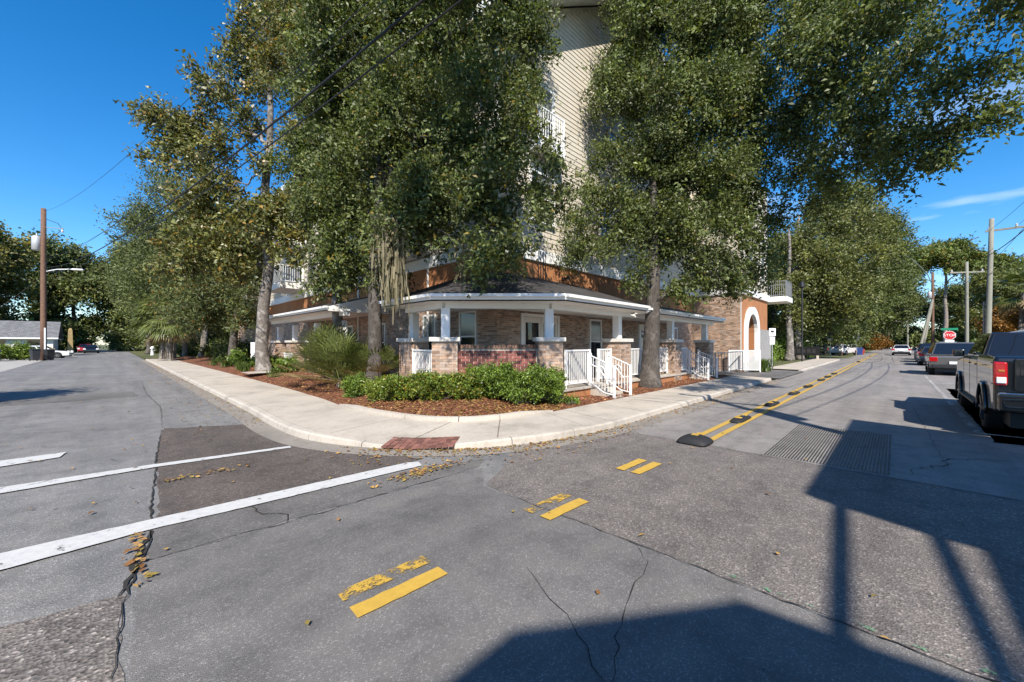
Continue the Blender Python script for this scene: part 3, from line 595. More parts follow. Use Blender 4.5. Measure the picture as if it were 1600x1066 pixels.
# windows and doors
def window(loc, rz, wd, ht, sash=True, m='white_trim', sill=True, proud=.04, blind=True):
    f = MB(); t = .07
    f.box(-t,0,-proud,.1,-t,ht+t).box(wd,wd+t,-proud,.1,-t,ht+t).box(0,wd,-proud,.1,ht,ht+t).box(0,wd,-proud,.1,-t,0)
    if sash: f.box(0,wd,-proud+.012,.08,ht*.48,ht*.48+.05)
    o = f.build('window', m, bld, loc, rz)
    if sash: MB().box(0,wd,-.02,-.004,0,ht*.48).build('pane', 'window_glass', o); MB().box(0,wd,-.02,-.004,ht*.48+.05,ht).build('pane', 'window_glass_blind', o)
    else: MB().box(0,wd,-.02,-.004,0,ht).build('pane', 'window_glass', o)
    if sill: MB().box(-t-.04,wd+t+.04,-proud-.05,.05,-t-.05,-t).build('sill', m, o)
    return o
def door(loc, rz, wd, ht, leaves=2):
    f = MB(); t = .11
    f.box(-t,0,-.05,.1,0,ht+t).box(wd,wd+t,-.05,.1,0,ht+t).box(0,wd,-.05,.1,ht,ht+t)
    o = f.build('door', 'white_trim', bld, loc, rz); lw = wd/leaves
    for i in range(leaves):
        a = i*lw; g = MB(); s_ = .13
        g.box(a+.01,a+s_,-.02,.04,.02,ht-.01).box(a+lw-s_,a+lw-.01,-.02,.04,.02,ht-.01).box(a+s_,a+lw-s_,-.02,.04,ht-.2,ht-.01).box(a+s_,a+lw-s_,-.02,.04,.02,.3)
        g.build('door_leaf', 'door_paint', o); MB().box(a+s_,a+lw-s_,-.014,-.004,.3,ht-.2).build('pane', 'window_glass', o)
        MB().box(a+(lw-.1 if i == 0 else .06),a+(lw-.06 if i == 0 else .1),-.07,-.02,1.0,1.15).build('handle', 'chrome', o)
    return o
door(rel(9.8,9.1,.35), 0, 1.9, 2.28); door(rel(18.35,9.1,.35), 0, 1.4, 2.2)
window(rel(13.95,9.1,.95), 0, .75, 1.7); window(rel(22.15,9.1,.95), 0, .75, 1.6)
window(rel(8.6,10.95,1.15), W_, .8, 1.6); window(rel(8.6,13.25,1.15), W_, .7, 1.6); window(rel(8.6,20.55,1.15), W_, .7, 1.4); window(rel(8.6,17.15,.95), W_, .7, 1.6)
door(rel(8.6,24.45,.35), W_, .8, 2.1, 1)
window(rel(10.15,9.07,8.75), 0, 1.2, 2.1, proud=.08); window(rel(15.35,9.07,10.15), 0, .8, .95, proud=.08); window(rel(16.2,9.07,12.6), 0, .8, 1.0, proud=.08)
window(rel(10.15,9.07,6.1), 0, 1.2, 1.6, proud=.08); window(rel(14.6,9.07,6.3), 0, 1.0, 1.4, proud=.08)
for v in (12.5, 17, 21, 30.5, 34.5, 40): 
    for zz in (6.1, 8.8): window(rel(8.58, v, zz), W_, 1.1, 1.6, proud=.08)
def rails(parent, p0, p1, z0, z1, n, m='white_metal', za=None, post=True, hb=.1, r=.011, names=('top_rail','bottom_rail','baluster','post')):
    """railing between two points; the far end may sit za lower"""
    d = 0 if za is None else za; a = Vector((*p0, z0)); b = Vector((*p1, z0+d)); h_ = z1-z0
    MB().bar(a+Vector((0,0,h_)), b+Vector((0,0,h_)), .045, .045).build(names[0], m, parent)
    MB().bar(a+Vector((0,0,hb)), b+Vector((0,0,hb)), .035, .035).build(names[1], m, parent)
    me = MB().box(-r,r,-r,r,hb,h_-.02).build('baluster', m, mesh_only=True); rz = math.atan2(p1[1]-p0[1], p1[0]-p0[0])
    for i in range(1, n):
        p = a.lerp(b, i/n); link(names[2], me, parent, p, rz)
    if post:
        pm_ = MB().box(-.028,.028,-.028,.028,-.02,h_+.03).build('post', m, mesh_only=True)
        for p in (a, b): link(names[3], pm_, parent, p, rz)
def balcony(x0, x1, y0, y1, z, sides, m='white_metal'):
    s_ = bp('balcony', 'white_trim', x0, x1, y0, y1, z-.35, z, bevel=.01)
    for p0, p1 in sides:
        q0 = (p0[0]-8.6, p0[1]-9.1); q1 = (p1[0]-8.6, p1[1]-9.1); rails(s_, q0, q1, z, z+1.05, max(3, int(math.dist(p0, p1)/.12)), m)
def ubal(y0, y1, z): balcony(7.05, 8.5, y0, y1, z, [((7.1,y1-.05),(7.1,y0+.05)), ((7.1,y0+.05),(8.5,y0+.05)), ((7.1,y1-.05),(8.5,y1-.05))])
for zz in (5.42, 8.1): ubal(26.4, 29.6, zz); ubal(35.5, 38.5, zz); ubal(13.6, 16.4, zz)
for v, zz in ((28.8,5.42),(28.8,8.1),(37.5,5.42),(37.5,8.1),(15.8,5.42),(15.8,8.1)): door(rel(8.57, v, zz), W_, 1.5, 2.05)
balcony(10.0, 11.5, 8.55, 9.0, 8.7, [((10.05,8.6),(11.45,8.6))])
for zz in (10.2,):
    pass
# entrance block with the arch, pushed out to the street
bp('entrance_wall', 'mortar', 25.4, 25.7, 6.42, 9.1, -.05, 4.6); brickwork(bld, rel(25.4, 9.1), W_, 2.68, .1, 4.56, seed=8)
arch = [(25.7,-.05),(26.3,-.05),(26.3,2.4)]+[(27.4-1.1*math.cos(a), 2.4+1.1*math.sin(a)) for a in [R(x) for x in range(15,180,15)]]+[(28.5,2.4),(28.5,-.05),(32,-.05),(32,4.6),(25.7,4.6)]
MB().extr([(p[0]-8.6,p[1]) for p in arch], 'y', 6.42-9.1, 6.85-9.1).build('entrance_wall', 'stucco_orange', bld)
sur = [(26.1,-.05),(26.3,-.05),(26.3,2.4)]+[(27.4-1.1*math.cos(a), 2.4+1.1*math.sin(a)) for a in [R(x) for x in range(15,180,15)]]+[(28.5,2.4),(28.5,-.05),(29.1,-.05),(29.1,2.4)]+[(27.6+1.5*math.cos(a), 2.4+1.55*math.sin(a)) for a in [R(x) for x in range(15,180,15)]]+[(26.1,2.4)]
MB().extr([(p[0]-8.6,p[1]) for p in sur], 'y', 6.22-9.1, 6.415-9.1).build('arch_surround', 'white_trim', bld)
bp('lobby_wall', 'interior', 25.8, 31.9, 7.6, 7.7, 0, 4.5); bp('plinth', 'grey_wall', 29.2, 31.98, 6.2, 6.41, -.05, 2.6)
bp('belt_course', 'white_trim', 25.3, 32.1, 6.3, 9.1, 4.6, 5.02); bp('upper_wall', 'siding', 25.4, 32, 6.42, 9.08, 5.02, 12.2)
for zz in (6.0, 8.7): window(rel(27,6.42,zz), 0, 1.0, 1.5, proud=.08); window(rel(30,6.42,zz), 0, 1.0, 1.5, proud=.08)
for zz in (4.95,): balcony(32.1, 34.2, 5.3, 8, zz, [((32.1,5.35),(34.15,5.35)), ((34.15,5.35),(34.15,7.9)), ((32.15,5.35),(32.15,7.9))], 'grey_metal')
bp('wall', 'stucco_orange', 32, 33.4, 7.5, 18, -.05, 9)
# flood lamp and dark bars on the stucco
MB().box(-.06,.06,-.14,0,-.05,.05).lathe([(.03,-.16),(.08,-.3)], 'y', 10, (0,.02,.02)).build('flood_lamp', 'plastic_black', bld, rel(12.0,9.07,4.15))
for i in range(4): MB().tube([(10.5-8.6+i*.13,-.12,3.86),(10.5-8.6+i*.13,-.12,4.98)], .012, 5).build('roof_ladder_bar', 'plastic_black', bld)
for v in (12.9, 19.0): MB().tube([(-.08,v-9.1,.2),(-.08,v-9.1,4.6)], .045, 6).build('downpipe', 'white_trim', bld)
# ---------------- porch at the chamfered corner
deck = [(8.6,9.1),(8.6,11.7),(6.2,11.7),(6.2,8.9),(6.35,8.7),(8.5,6.78),(8.75,6.6),(22.0,6.6),(22.0,9.1)]
MB().prism([(x-8.6,y-9.1) for x,y in deck], -.05, .36).build('porch_floor', 'stucco_orange', bld)
MB().prism([(x-8.6,y-9.1) for x,y in [(8.58,9.08),(8.58,11.7),(6.15,11.7),(6.15,8.87),(6.3,8.67),(8.47,6.72),(8.72,6.55),(22.0,6.55),(22.0,9.08)]], .362, .42).build('porch_slab', 'concrete_kerb', bld)
cap_me = MB().box(-.4,.4,-.4,.4,1.76,1.87).build('pier_cap', 'pier_cap', mesh_only=True)
col_me = MB().box(-.115,.115,-.115,.115,1.87,2.66).build('column', 'white_trim', mesh_only=True)
pb, pT = bricks_mesh(.66, -.02, 1.75, seed=11); pier_face = pb.build('brickwork', 'brick_tan', tint=pT, mesh_only=True)
def pier(x, y, rz, column=True):
    o = MB().box(-.33,.33,-.33,.33,-.05,1.76).build('pier', 'mortar', bld, rel(x,y), rz)
    link('pier_cap', cap_me, o)
    if column: link('column', col_me, o)
    for k in range(4):
        a = k*math.pi/2; f_ = link('brickwork', pier_face, o, (-.33*math.cos(a)+.33*math.sin(a), -.33*math.sin(a)-.33*math.cos(a), 0), a); f_['kind'] = 'stuff'
ca = math.atan2(6.9-8.75, 8.5-6.35)
pier(6.35, 8.75, ca); pier(8.5, 6.9, ca); pier(12.25, 6.9, 0); pier(16.75, 6.9, 0); pier(20.9, 6.9, 0)
pier(6.75, 11.0, 0)
# low brick wall on the diagonal, brick by brick
lo, hi = Vector((6.35,8.75)), Vector((8.5,6.9)); dv_ = (hi-lo).normalized(); wl = (hi-lo).length-.66; p0 = lo+dv_*.33
rt = Vector((dv_.y, -dv_.x))
lw_ = MB().box(0,wl,-.1,.1,.1,1.56).build('low_wall', 'mortar', bld, rel(p0.x, p0.y), ca)
bm_ = MB().box(0,.203,-.010,0,0,.062).build('brick', 'brick_red', mesh_only=True); hm_ = MB().box(0,.096,-.010,0,0,.062).build('brick', 'brick_red', mesh_only=True)
sm_ = MB().box(0,.062,-.13,.13,0,.11).build('brick', 'brick_tan', mesh_only=True)
def tints(me, vals, k3=(1,1,1)):
    out = []
    for v in vals:
        q = me.copy(); at = q.attributes.new('tint', 'FLOAT_COLOR', 'FACE'); at.data.foreach_set('color', np.tile([v*k3[0], v*k3[1], v*k3[2], 1], len(q.polygons)).astype(np.float32)); out.append(q)
    return out
bmv, hmv, smv = tints(bm_, (.6,.8,1,1.2,1.6)), tints(hm_, (.7,1,1.3)), tints(sm_, (.5,.65,.8), (1,.85,.8))
zz = .42; row = 0
while zz < 1.5:
    x = 0 if row % 2 == 0 else .107
    if row % 2: link('brick', random.choice(hmv), lw_, (0, -.1, zz))
    while x < wl-.05:
        full = x+.203 <= wl
        link('brick', random.choice(bmv if full else hmv), lw_, (x if full else min(x, wl-.096), -.1-random.uniform(0,.003), zz))
        x += .214
    zz += .073; row += 1
x = 0
while x < wl-.06: link('brick', random.choice(smv), lw_, (x, 0, 1.563)); x += .0735
# beams, soffit, fascia and shingled roof of the porches
def porch_roof(E, Wl, ze, zw, ends=()):
    n_ = len(E); e = [rel(*p) for p in E]; w_2 = [rel(*p) for p in Wl]
    rf = MB()
    for i in range(n_-1):
        q = [(*e[i][:2], ze+.19), (*e[i+1][:2], ze+.19), (*w_2[i+1][:2], zw), (*w_2[i][:2], zw)]
        if w_2[i][:2] == w_2[i+1][:2]: q = q[:3]
        rf.add(q, [list(range(len(q)))])
        rf.add([(a, b, c_-.04) for a, b, c_ in q], [list(range(len(q)))[::-1]])
    o = rf.build('porch_roof', 'shingle', bld)
    so_ = MB()
    for i in range(n_-1):
        q = [(*e[i][:2], ze+.01), (*e[i+1][:2], ze+.01), (*w_2[i+1][:2], ze+.01), (*w_2[i][:2], ze+.01)]
        if w_2[i][:2] == w_2[i+1][:2]: q = q[:3]
        so_.add(q, [list(range(len(q)))[::-1]])
    so_.build('soffit', 'white_trim', o)
    for i in range(n_-1):
        MB().bar((*e[i][:2], ze+.12), (*e[i+1][:2], ze+.12), .04, .15).build('fascia', 'white_trim', o)
        d = Vector(e[i+1][:2])-Vector(e[i][:2]); nn = Vector((d.y, -d.x)).normalized()*(-.06)
        MB().bar((e[i][0]-nn.x*-1-nn.x*2, e[i][1]-nn.y, ze+.155), (e[i+1][0]-nn.x, e[i+1][1]-nn.y, ze+.155), .08, .08).build('gutter', 'white_trim', o)
    for i, k_ in ((0, -1), (n_-1, 1)):   # closed ends
        MB().add([(*e[i][:2], ze), (*w_2[i][:2], ze), (*w_2[i][:2], zw-.03), (*e[i][:2], ze+.17)], [(0,1,2,3)]).build('end_board', 'white_trim', o)
    return o
corner_roof = porch_roof([(5.8,11.3),(5.8,8.65),(8.25,6.15),(13.0,6.15)], [(8.55,11.3),(8.55,9.05),(8.55,9.05),(13.0,9.05)], 2.8, 4.0)
side_roof = porch_roof([(13.3,6.3),(22.0,6.3)], [(13.3,9.05),(22.0,9.05)], 2.78, 3.7)
MB().bar(rel(13.25,6.25,2.9), rel(13.25,9.05,3.78), .06, .2).build('rake_board', 'white_trim', side_roof)
for a, b in (((6.5,10.9),(6.35,8.75)), ((6.35,8.75),(8.5,6.9)), ((8.5,6.9),(13.0,6.9)), ((13.3,6.9),(21.9,6.9))):
    MB().bar(rel(*a,2.74), rel(*b,2.74), .24, .17).build('porch_beam', 'white_trim', bld)
# ---------------- porch along the side street
for v in (16.6, 19.6, 22.8, 25.5): pier(6.8, v, 0)
porch_roof([(5.95,26.4),(5.95,16.0)], [(8.55,26.4),(8.55,16.0)], 3.0, 3.95)
MB().bar(rel(6.7,26.4,2.93), rel(6.7,16.0,2.93), .24, .17).build('porch_beam', 'white_trim', bld)
MB().prism([(x-8.6,y-9.1) for x,y in [(8.58,16),(8.58,26.4),(6.5,26.4),(6.5,16)]], -.05, .4).build('porch_floor', 'stucco_orange', bld)
MB().bar(rel(6.8,16,3.2), rel(6.8,26.4,3.2), .05, .05).build('porch_beam', 'white_trim', bld)

# ================================================================== white railings of the porches and stairs, each a thing
def railing(name, label, p0, p1, z0, z1, n_, za=None, cat='railing', group=None, m='white_metal', hb=.1):
    o = empty(name, (*p0, 0), label, cat, group)
    rails(o, (0,0), (p1[0]-p0[0], p1[1]-p0[1]), z0, z1, n_, m, za, True, hb); return o
railing('porch_railing', 'straight white picket railing on the orange plinth beside the round shrub', (8.9,6.62), (10.1,6.62), .46, 1.5, 12)
railing('porch_railing', 'white picket railing behind the thick oak trunk between two brick piers', (12.6,6.9), (16.4,6.9), .46, 1.5, 34)
railing('porch_railing', 'white picket railing right of the brick pier beside the oak, before the second stair', (17.1,6.7), (18.0,6.7), .46, 1.5, 9)
railing('porch_railing', 'white picket railing of the corner porch left of the low red brick wall', (6.5,10.65), (6.25,9.15), .46, 1.5, 15)
railing('porch_railing', 'short white picket railing behind the stair by the round shrub', (11.2,7.0), (11.9,6.95), .46, 1.5, 7)
railing('side_porch_railing', 'white picket railing between piers of the side street porch', (6.7,17.0), (6.7,19.2), .46, 1.45, 18)
def stair(u0, u1, vt, vb, labels, grp=None):
    s_ = empty('porch_steps', ((u0+u1)/2, vt, 0), labels[0], 'steps')
    for i in range(3): MB().box(-(u1-u0)/2, (u1-u0)/2, -(.27*(3-i)), -.27*(2-i)+(.27*i if False else 0), -.02, .13+.1*(i)).build('step', 'concrete_kerb', s_)
    for u, lb in ((u0, labels[1]), (u1, labels[2])):
        o = empty('stair_railing', (u, vt, 0), lb, 'railing')
        L_ = vt-vb; ht = .88
        zt, zb = .46, .15
        P = [(0,0,zt+ht)]+[(0,-L_*t, zt+(zb-zt)*t+ht) for t in (.3,.6,.85)]+[(0,-L_,zb+ht-.02)]
        MB().tube(P, .022, 6).build('handrail', 'white_metal', o)
        MB().tube([(0,0,zt+.62),(0,-L_*.35,zt+.52),(0,-L_*.7,zb+.5),(0,-L_-.02,zb+.56)], .018, 6).build('mid_rail', 'white_metal', o)
        arc = [(0, -L_*.45-.13*math.cos(a), zb+.72+.16*math.sin(a)) for a in [R(x) for x in range(0,200,20)]]
        MB().tube(arc, .015, 5).build('scroll', 'white_metal', o)
        MB().tube([(0,0,zt+.08),(0,-L_*.6,zb+.1),(0,-L_,zb+.06)], .018, 6).build('bottom_rail', 'white_metal', o)
        for i in range(1, 8):
            t = i/8; zz_ = zt+(zb-zt)*t; MB().tube([(0,-L_*t,zz_+.06),(0,-L_*t,zz_+ht-.03)], .010, 5).build('baluster', 'white_metal', o)
        for yv, z0_, z1_ in ((0,.4,1.42), (-L_,.1,1.06)): MB().box(-.03,.03,yv-.03,yv+.03,z0_,z1_).build('post', 'white_metal', o)
stair(10.12, 11.1, 6.6, 5.8, ('concrete steps from the pavement up to the corner porch', 'white scrolled stair railing beside the round shrub', 'white scrolled stair railing by the oak trunk'))
stair(18.05, 19.2, 6.6, 5.8, ('concrete steps up to the porch beyond the oak', 'white scrolled stair railing in shade on the near side of the second stair', 'white scrolled stair railing on the far side of the second stair'))
# gate of the side street porch
gt = empty('garden_gate', (6.2, 21.3, 0), 'white metal gate with curved bars at the side street porch beside the palmetto', 'gate')
MB().box(-.03,.03,-.03,.03,.1,1.25).build('post', 'white_metal', gt); MB().box(-.03,.03,1.17,1.23,.1,1.25).build('post', 'white_metal', gt)
for zz in (.25, .75, 1.2): MB().bar((0,0,zz), (0,1.2,zz), .035, .035).build('rail', 'white_metal', gt)
for i in range(1, 9): MB().tube([(0,i*.133,.25),(0,i*.133,1.2)], .010, 5).build('baluster', 'white_metal', gt)
MB().tube([(0,.6-.5*math.cos(a),.76+.4*math.sin(a)) for a in [R(x) for x in range(0,181,15)]], .018, 6).build('scroll', 'white_metal', gt)
wk = sheet('footpath', [(4.3,21.0),(6.5,21.0),(6.5,22.5),(4.3,22.5)], .33, 'concrete_walk')
# ramp guard further along
railing('ramp_railing', 'grey railing of the ramp before the arched entrance', (19.6,6.0), (25.0,6.2), .2, 1.25, 10, m='grey_metal')
railing('ramp_railing', 'white picket railing closing the end of the ramp by the arched entrance', (25.0,6.9), (25.7,5.5), .1, 1.3, 36, m='white_metal')
# ================================================================== trees and plants
def leaf_quads(C, D, ln, wd, fold=.25):
    """one folded lozenge per row: centre C, axis D"""
    n = len(C); D = D/np.linalg.norm(D, axis=1, keepdims=True); rnd = rng.normal(size=(n,3)); rnd[:, 2] *= .45
    S = np.cross(D, rnd); S /= np.linalg.norm(S, axis=1, keepdims=True)+1e-9; Nn = np.cross(D, S); Nn *= np.sign(Nn[:, 2:3]+1e-9)
    l_ = (ln*rng.uniform(.65, 1.3, n))[:, None]; w_ = (wd*rng.uniform(.7, 1.25, n))[:, None]
    return np.stack([C-D*l_*.5, C+S*w_*.5+Nn*w_*fold, C+D*l_*.5-Nn*l_*.12, C-S*w_*.5+Nn*w_*fold], 1)
def crown_points(lobes, nc, shell=.42, stray=.12, squash=1):
    """cluster centres: lobes break up into smaller clumps so that light and dark alternate"""
    sub = []; ki = []
    for i, (x, y, z, R_) in enumerate(lobes):
        m_ = int(9+7*min(R_, 2.2)); dd = rng.normal(size=(m_,3)); dd /= np.linalg.norm(dd, axis=1, keepdims=True); dd[:, 2] *= squash
        rad = R_*.80*rng.uniform(.15, 1, m_)**.45; rs = R_*rng.uniform(.22, .46, m_)
        sub.append(np.concatenate([np.array([[x, y, z]])+dd*rad[:, None], rs[:, None], dd], 1)); ki += [i]*m_
    S = np.concatenate(sub); ki = np.array(ki); p = S[:, 3]**1.9; p /= p.sum(); k = rng.choice(len(S), nc, p=p)
    d = rng.normal(size=(nc,3)); d /= np.linalg.norm(d, axis=1, keepdims=True); u = rng.uniform(0, 1, nc)**shell
    far_ = rng.uniform(0, 1, nc) < stray; u[far_] *= rng.uniform(1.05, 1.6, far_.sum())
    C = S[k, :3]+d*np.array([1, 1, squash])*(u*S[k, 3])[:, None]; dd = d*.7+S[k, 4:7]*.7; return C, dd/np.linalg.norm(dd, axis=1, keepdims=True), ki[k]
def crown_mesh(name, lobes, nc, lpc, ln, wd, m, sig=.2, droop=.25, hue=(1.2,1.12,.75), accent=None, squash=1, stray=.12):
    C, d, k = crown_points(lobes, nc, squash=squash, stray=stray); n = nc*lpc; ci = np.repeat(np.arange(nc), lpc); tw = d[ci]*.8+rng.normal(0, .35, (nc,3))[ci]; tw[:, 2] -= droop
    tw /= np.linalg.norm(tw, axis=1, keepdims=True)
    P = C[ci]+tw*(rng.uniform(-.9, 1.1, n)*sig*1.9)[:, None]+rng.normal(0, sig*.55, (n,3))
    D = tw*.7+rng.normal(0, .75, (n,3)); D[:, 2] += .1
    sz = np.clip(rng.normal(1, .25, nc), .55, 1.6)[ci]; q = leaf_quads(P, D, ln*sz, wd*sz)
    b = np.clip(rng.normal(1, .28, nc), .45, 1.8)[ci]*rng.uniform(.72, 1.32, n); hmix = np.clip(rng.normal(.25, .3, nc), 0, 1)[ci][:, None]
    T = b[:, None]*((1-hmix)*np.ones(3)+hmix*np.array(hue))
    if accent is not None:
        a = rng.uniform(0, 1, n) < accent[0]; T[a] = np.array(accent[1])*rng.uniform(.7, 1.3, (a.sum(), 1))
    return quads(name, q, m, T), C, k
def wobble(a, b, n_, amp, sag=0, seed=0):
    r = random.Random(int(seed)); a, b = Vector(a), Vector(b); ln = (b-a).length; out = []
    for i in range(n_+1):
        t = i/n_; q = a.lerp(b, t)+Vector((r.uniform(-1,1), r.uniform(-1,1), r.uniform(-.6,.6)))*amp*ln*math.sin(t*math.pi)
        q.z -= sag*ln*math.sin(t*math.pi); out.append(q)
    return out
def wood(lobes, C, k, r0, hf, top, lean=(0,0), seed=0, twigs=220, forks=None, flare=1.5, n=10):
    mb = MB(); r = random.Random(seed); zmax = top
    def tr(z): t = z/zmax; return Vector((lean[0]*t+.12*math.sin(z*.9+seed), lean[1]*t+.12*math.sin(z*.7+seed*2), z))
    zs = [-.15, .12, .5, 1.2]+[1.2+(zmax-1.2)*i/8 for i in range(1, 9)]
    mb.tube([tr(z) for z in zs], [r0*(flare if z < 0 else 1+(flare-1)*math.exp(-z*3.5))*max(.18, 1-.75*max(0,z)/zmax) for z in zs], n)
    order = sorted(range(len(lobes)), key=lambda i: math.hypot(lobes[i][0]-lean[0]*.5, lobes[i][1]-lean[1]*.5)); done = []; ends = {}
    for i in order:      # every limb grows from the trunk or from the nearest limb already there
        x, y, z, R_ = lobes[i]; c_ = Vector((x, y, z)); dist = math.hypot(x, y); zb = min(zmax*.95, max(hf*r.uniform(.92,1.15), z-dist*.8-R_*.4)); a = tr(zb); rr = max(.03, r0*(.55-.36*zb/zmax))*r.uniform(.8,1.1)
        best = (c_-a).length
        for j in done:
            q, rq = ends[j]; dq = (c_-q).length*1.25
            if dq < best: best = dq; a = q; rr = rq*.8
        P = wobble(a, (x, y, z-R_*.25), 7, .08, -.05, seed*31+i); mb.tube(P, [rr*(1-.6*j/7) for j in range(8)], 6); ends[i] = (P[5], max(.018, rr*.55)); done.append(i)
        idx = np.nonzero(k == i)[0]
        for j in idx[:max(3, twigs//len(lobes))]:
            s_ = P[r.randint(3, 7)]; e_ = Vector(C[j]); mb.tube(wobble(s_, e_, 3, .1, .02, j+i), [rr*.2, rr*.14, rr*.08, .005], 4, cap=False)
    return mb
def tree(name, label, T_, nc, lpc, ln, wd, m, bk, r0, hf, seed, group=None, cat='tree', accent=None, twigs=220, sig=.2, lean=(0,0), droop=.25, moss=(), squash=1, hue=(1.2,1.12,.75), top=None, stray=.12):
    base, lobes = T_; o = empty(name, base, label, cat, group)
    me, C, k = crown_mesh('crown', lobes, nc, lpc, ln, wd, m, sig, droop, hue, accent, squash, stray); link('crown', me, o)
    tp = top or max(l_[2] for l_ in lobes)*.88
    wood(lobes, C, k, r0, hf, tp, lean, seed, twigs).build('trunk', bk, o, smooth=True)
    if moss: link('hanging_moss', moss_mesh(moss), o)['kind'] = 'stuff'
    return o
def moss_mesh(spots):
    Q = []; T_ = []
    for (x, y, z, ln, n_, sp) in spots:
        for _ in range(n_):
            px_2, py_2 = x+random.gauss(0, sp), y+random.gauss(0, sp); L_ = ln*random.uniform(.35, 1.1); zt = z+random.uniform(-.35,.35); a = random.uniform(0, 6.28); seg = 5; t = random.uniform(.6,1.2)
            pp = np.array([px_2, py_2, zt])
            for s_ in range(seg):
                w_ = .028*(1-s_/seg)+.012; nx = pp+np.array([random.gauss(0,.035), random.gauss(0,.035), -L_/seg]); e = np.array([math.cos(a+s_), math.sin(a+s_), 0])*w_
                Q.append([pp-e, pp+e, nx+e*.8, nx-e*.8]); T_.append([t, t, t]); pp = nx
    return quads('hanging_moss', np.array(Q), 'moss', np.array(T_))
def rl(base, px, Y, z):    # helper for moss spots given as offsets to the right / ahead in metres
    return None
cb = CORNER_OAK[0]
tree('oak_tree', 'large dense oak with hanging moss at the street corner beside the palmetto', CORNER_OAK, 9200, 30, .122, .058, 'oak_leaf', 'oak_bark', .235, 3.0, 1,
     moss=[(-.35,-2.0,4.6,2.2,130,.15),(.05,-1.0,4.3,1.7,60,.16),(1.9,-2.6,4.2,1.0,60,.3),(2.6,-3.0,4.3,.9,50,.3)], accent=(.03,(2.2,1.3,.6)), lean=(.7,.1))
tree('oak_tree', 'bronze tinged oak rising behind the palmetto clump', BACK_OAK, 2200, 28, .14, .066, 'oak_leaf_light', 'pale_bark', .24, 6.5, 2, accent=(.10,(2.3,1.1,.5)), hue=(1.5,1.05,.6))
tree('magnolia_tree', 'tall open magnolia with pale mottled trunk beside the side street pavement', MAGNOLIA, 2600, 15, .21, .09, 'magnolia_leaf', 'pale_bark', .31, 5.4, 3, accent=(.06,(2.2,1.15,.5)), sig=.24, lean=(.2,-.6), hue=(1.5,1.15,.7))
tree('cedar_tree', 'fine textured cedar just beyond the magnolia on the side street', CEDAR_A, 2000, 26, .2, .07, 'cedar_leaf', 'oak_bark', .3, 3, 4, accent=(.06,(2.4,1.0,.5)), sig=.34, droop=-.2)
tree('cedar_tree', 'tall feathery cedar standing behind the fan palms', CEDAR_B, 2300, 24, .26, .09, 'cedar_leaf', 'pale_bark', .3, 3.5, 5, sig=.42, droop=-.35)
tree('cedar_tree', 'slender pale green cedar farthest down the side street', CEDAR_C, 900, 20, .36, .14, 'cedar_leaf', 'oak_bark', .3, 4, 6, sig=.5, droop=-.35, hue=(1.5,1.3,.8))
tree('oak_tree', 'dark spreading oak with thick trunk in front of the porch railing, limbs over the road', STREET_OAK, 10400, 27, .122, .058, 'oak_leaf', 'oak_bark', .32, 3.2, 7, accent=(.02,(2,1.3,.6)), lean=(.9,.35), twigs=420, top=9.5)
tree('oak_tree', 'tall roadside oak with pale trunk beyond the driveway', ROW_OAK_A, 2100, 24, .27, .13, 'oak_leaf_light', 'pale_bark', .36, 4.5, 8, sig=.4, hue=(1.3,1.15,.7))
tree('oak_tree', 'roadside oak next to the taller one, crown reaching over the road', ROW_OAK_B, 1900, 24, .28, .13, 'oak_leaf', 'pale_bark', .33, 4.5, 9, sig=.42, moss=[(8,-3,5.5,2,40,.8),(12,-4,6,2.5,40,.9)])
tree('oak_tree', 'moss hung oak by the far pavement beyond the walking person', ROW_OAK_C, 1100, 22, .4, .2, 'far_leaf', 'oak_bark', .4, 4, 10, sig=.6, moss=[(9,-4,6,3,60,1),(14,-6,7,4,60,1.2)])
# the trees that close both streets: a few crown meshes shared between them
def generic(seed, n_l, Rw, H, m, nc, ln, wd, sig, squash=1, low=.3):
    r = random.Random(seed); lobes = []
    for i in range(n_l):
        a = r.uniform(0, 6.28); t = r.uniform(0, 1); z = H*(low+(.93-low)*t); rr = Rw*(1-.6*abs(t-.4))*r.uniform(.2, .85)
        lobes.append((rr*math.cos(a), rr*math.sin(a), z, Rw*r.uniform(.32,.52)))
    me, C, k = crown_mesh('crown', lobes, nc, 20, ln, wd, m, sig, squash=squash, accent=(.05,(1.8,1.3,.6)))
    return me, wood(lobes, C, k, Rw*.055, H*low*.8, H*.8, seed=seed, twigs=60).build('trunk', 'oak_bark', smooth=True, mesh_only=True)
GEN = {'dark': generic(1, 16, 7, 20, 'far_leaf', 1500, .55, .28, .75, low=.22), 'olive': generic(2, 15, 6.5, 18, 'far_leaf_olive', 1400, .5, .26, .7, low=.22), 'round': generic(3, 13, 5, 12, 'far_leaf', 1100, .42, .22, .55, low=.2),
       'autumn': generic(4, 10, 3.6, 8.5, 'autumn_leaf', 900, .34, .18, .45, low=.25), 'light': generic(5, 13, 6, 17, 'oak_leaf_light', 1300, .46, .24, .65, low=.25)}
def plant(kind, x, y, s_, rz, label, group=None, name='oak_tree', sz=None):
    o = empty(name, (x, y, -.03), label, 'tree', group, rz); o.scale = (s_, s_, sz or s_)
    link('crown', GEN[kind][0], o); link('trunk', GEN[kind][1], o); return o
Gl = 'trees closing the far end of the side street'
for kind, x, y, s_, rz in (('dark',-38,112,1.15,0),('dark',-24,118,1.25,1),('dark',-6,132,1.25,2.2),('dark',6,128,1.2,3),('dark',-52,118,1.2,4),('dark',12,112,1.1,5)): plant(kind, x, y, s_, rz, 'dark tall oak in the tree line at the far end of the side street', Gl)
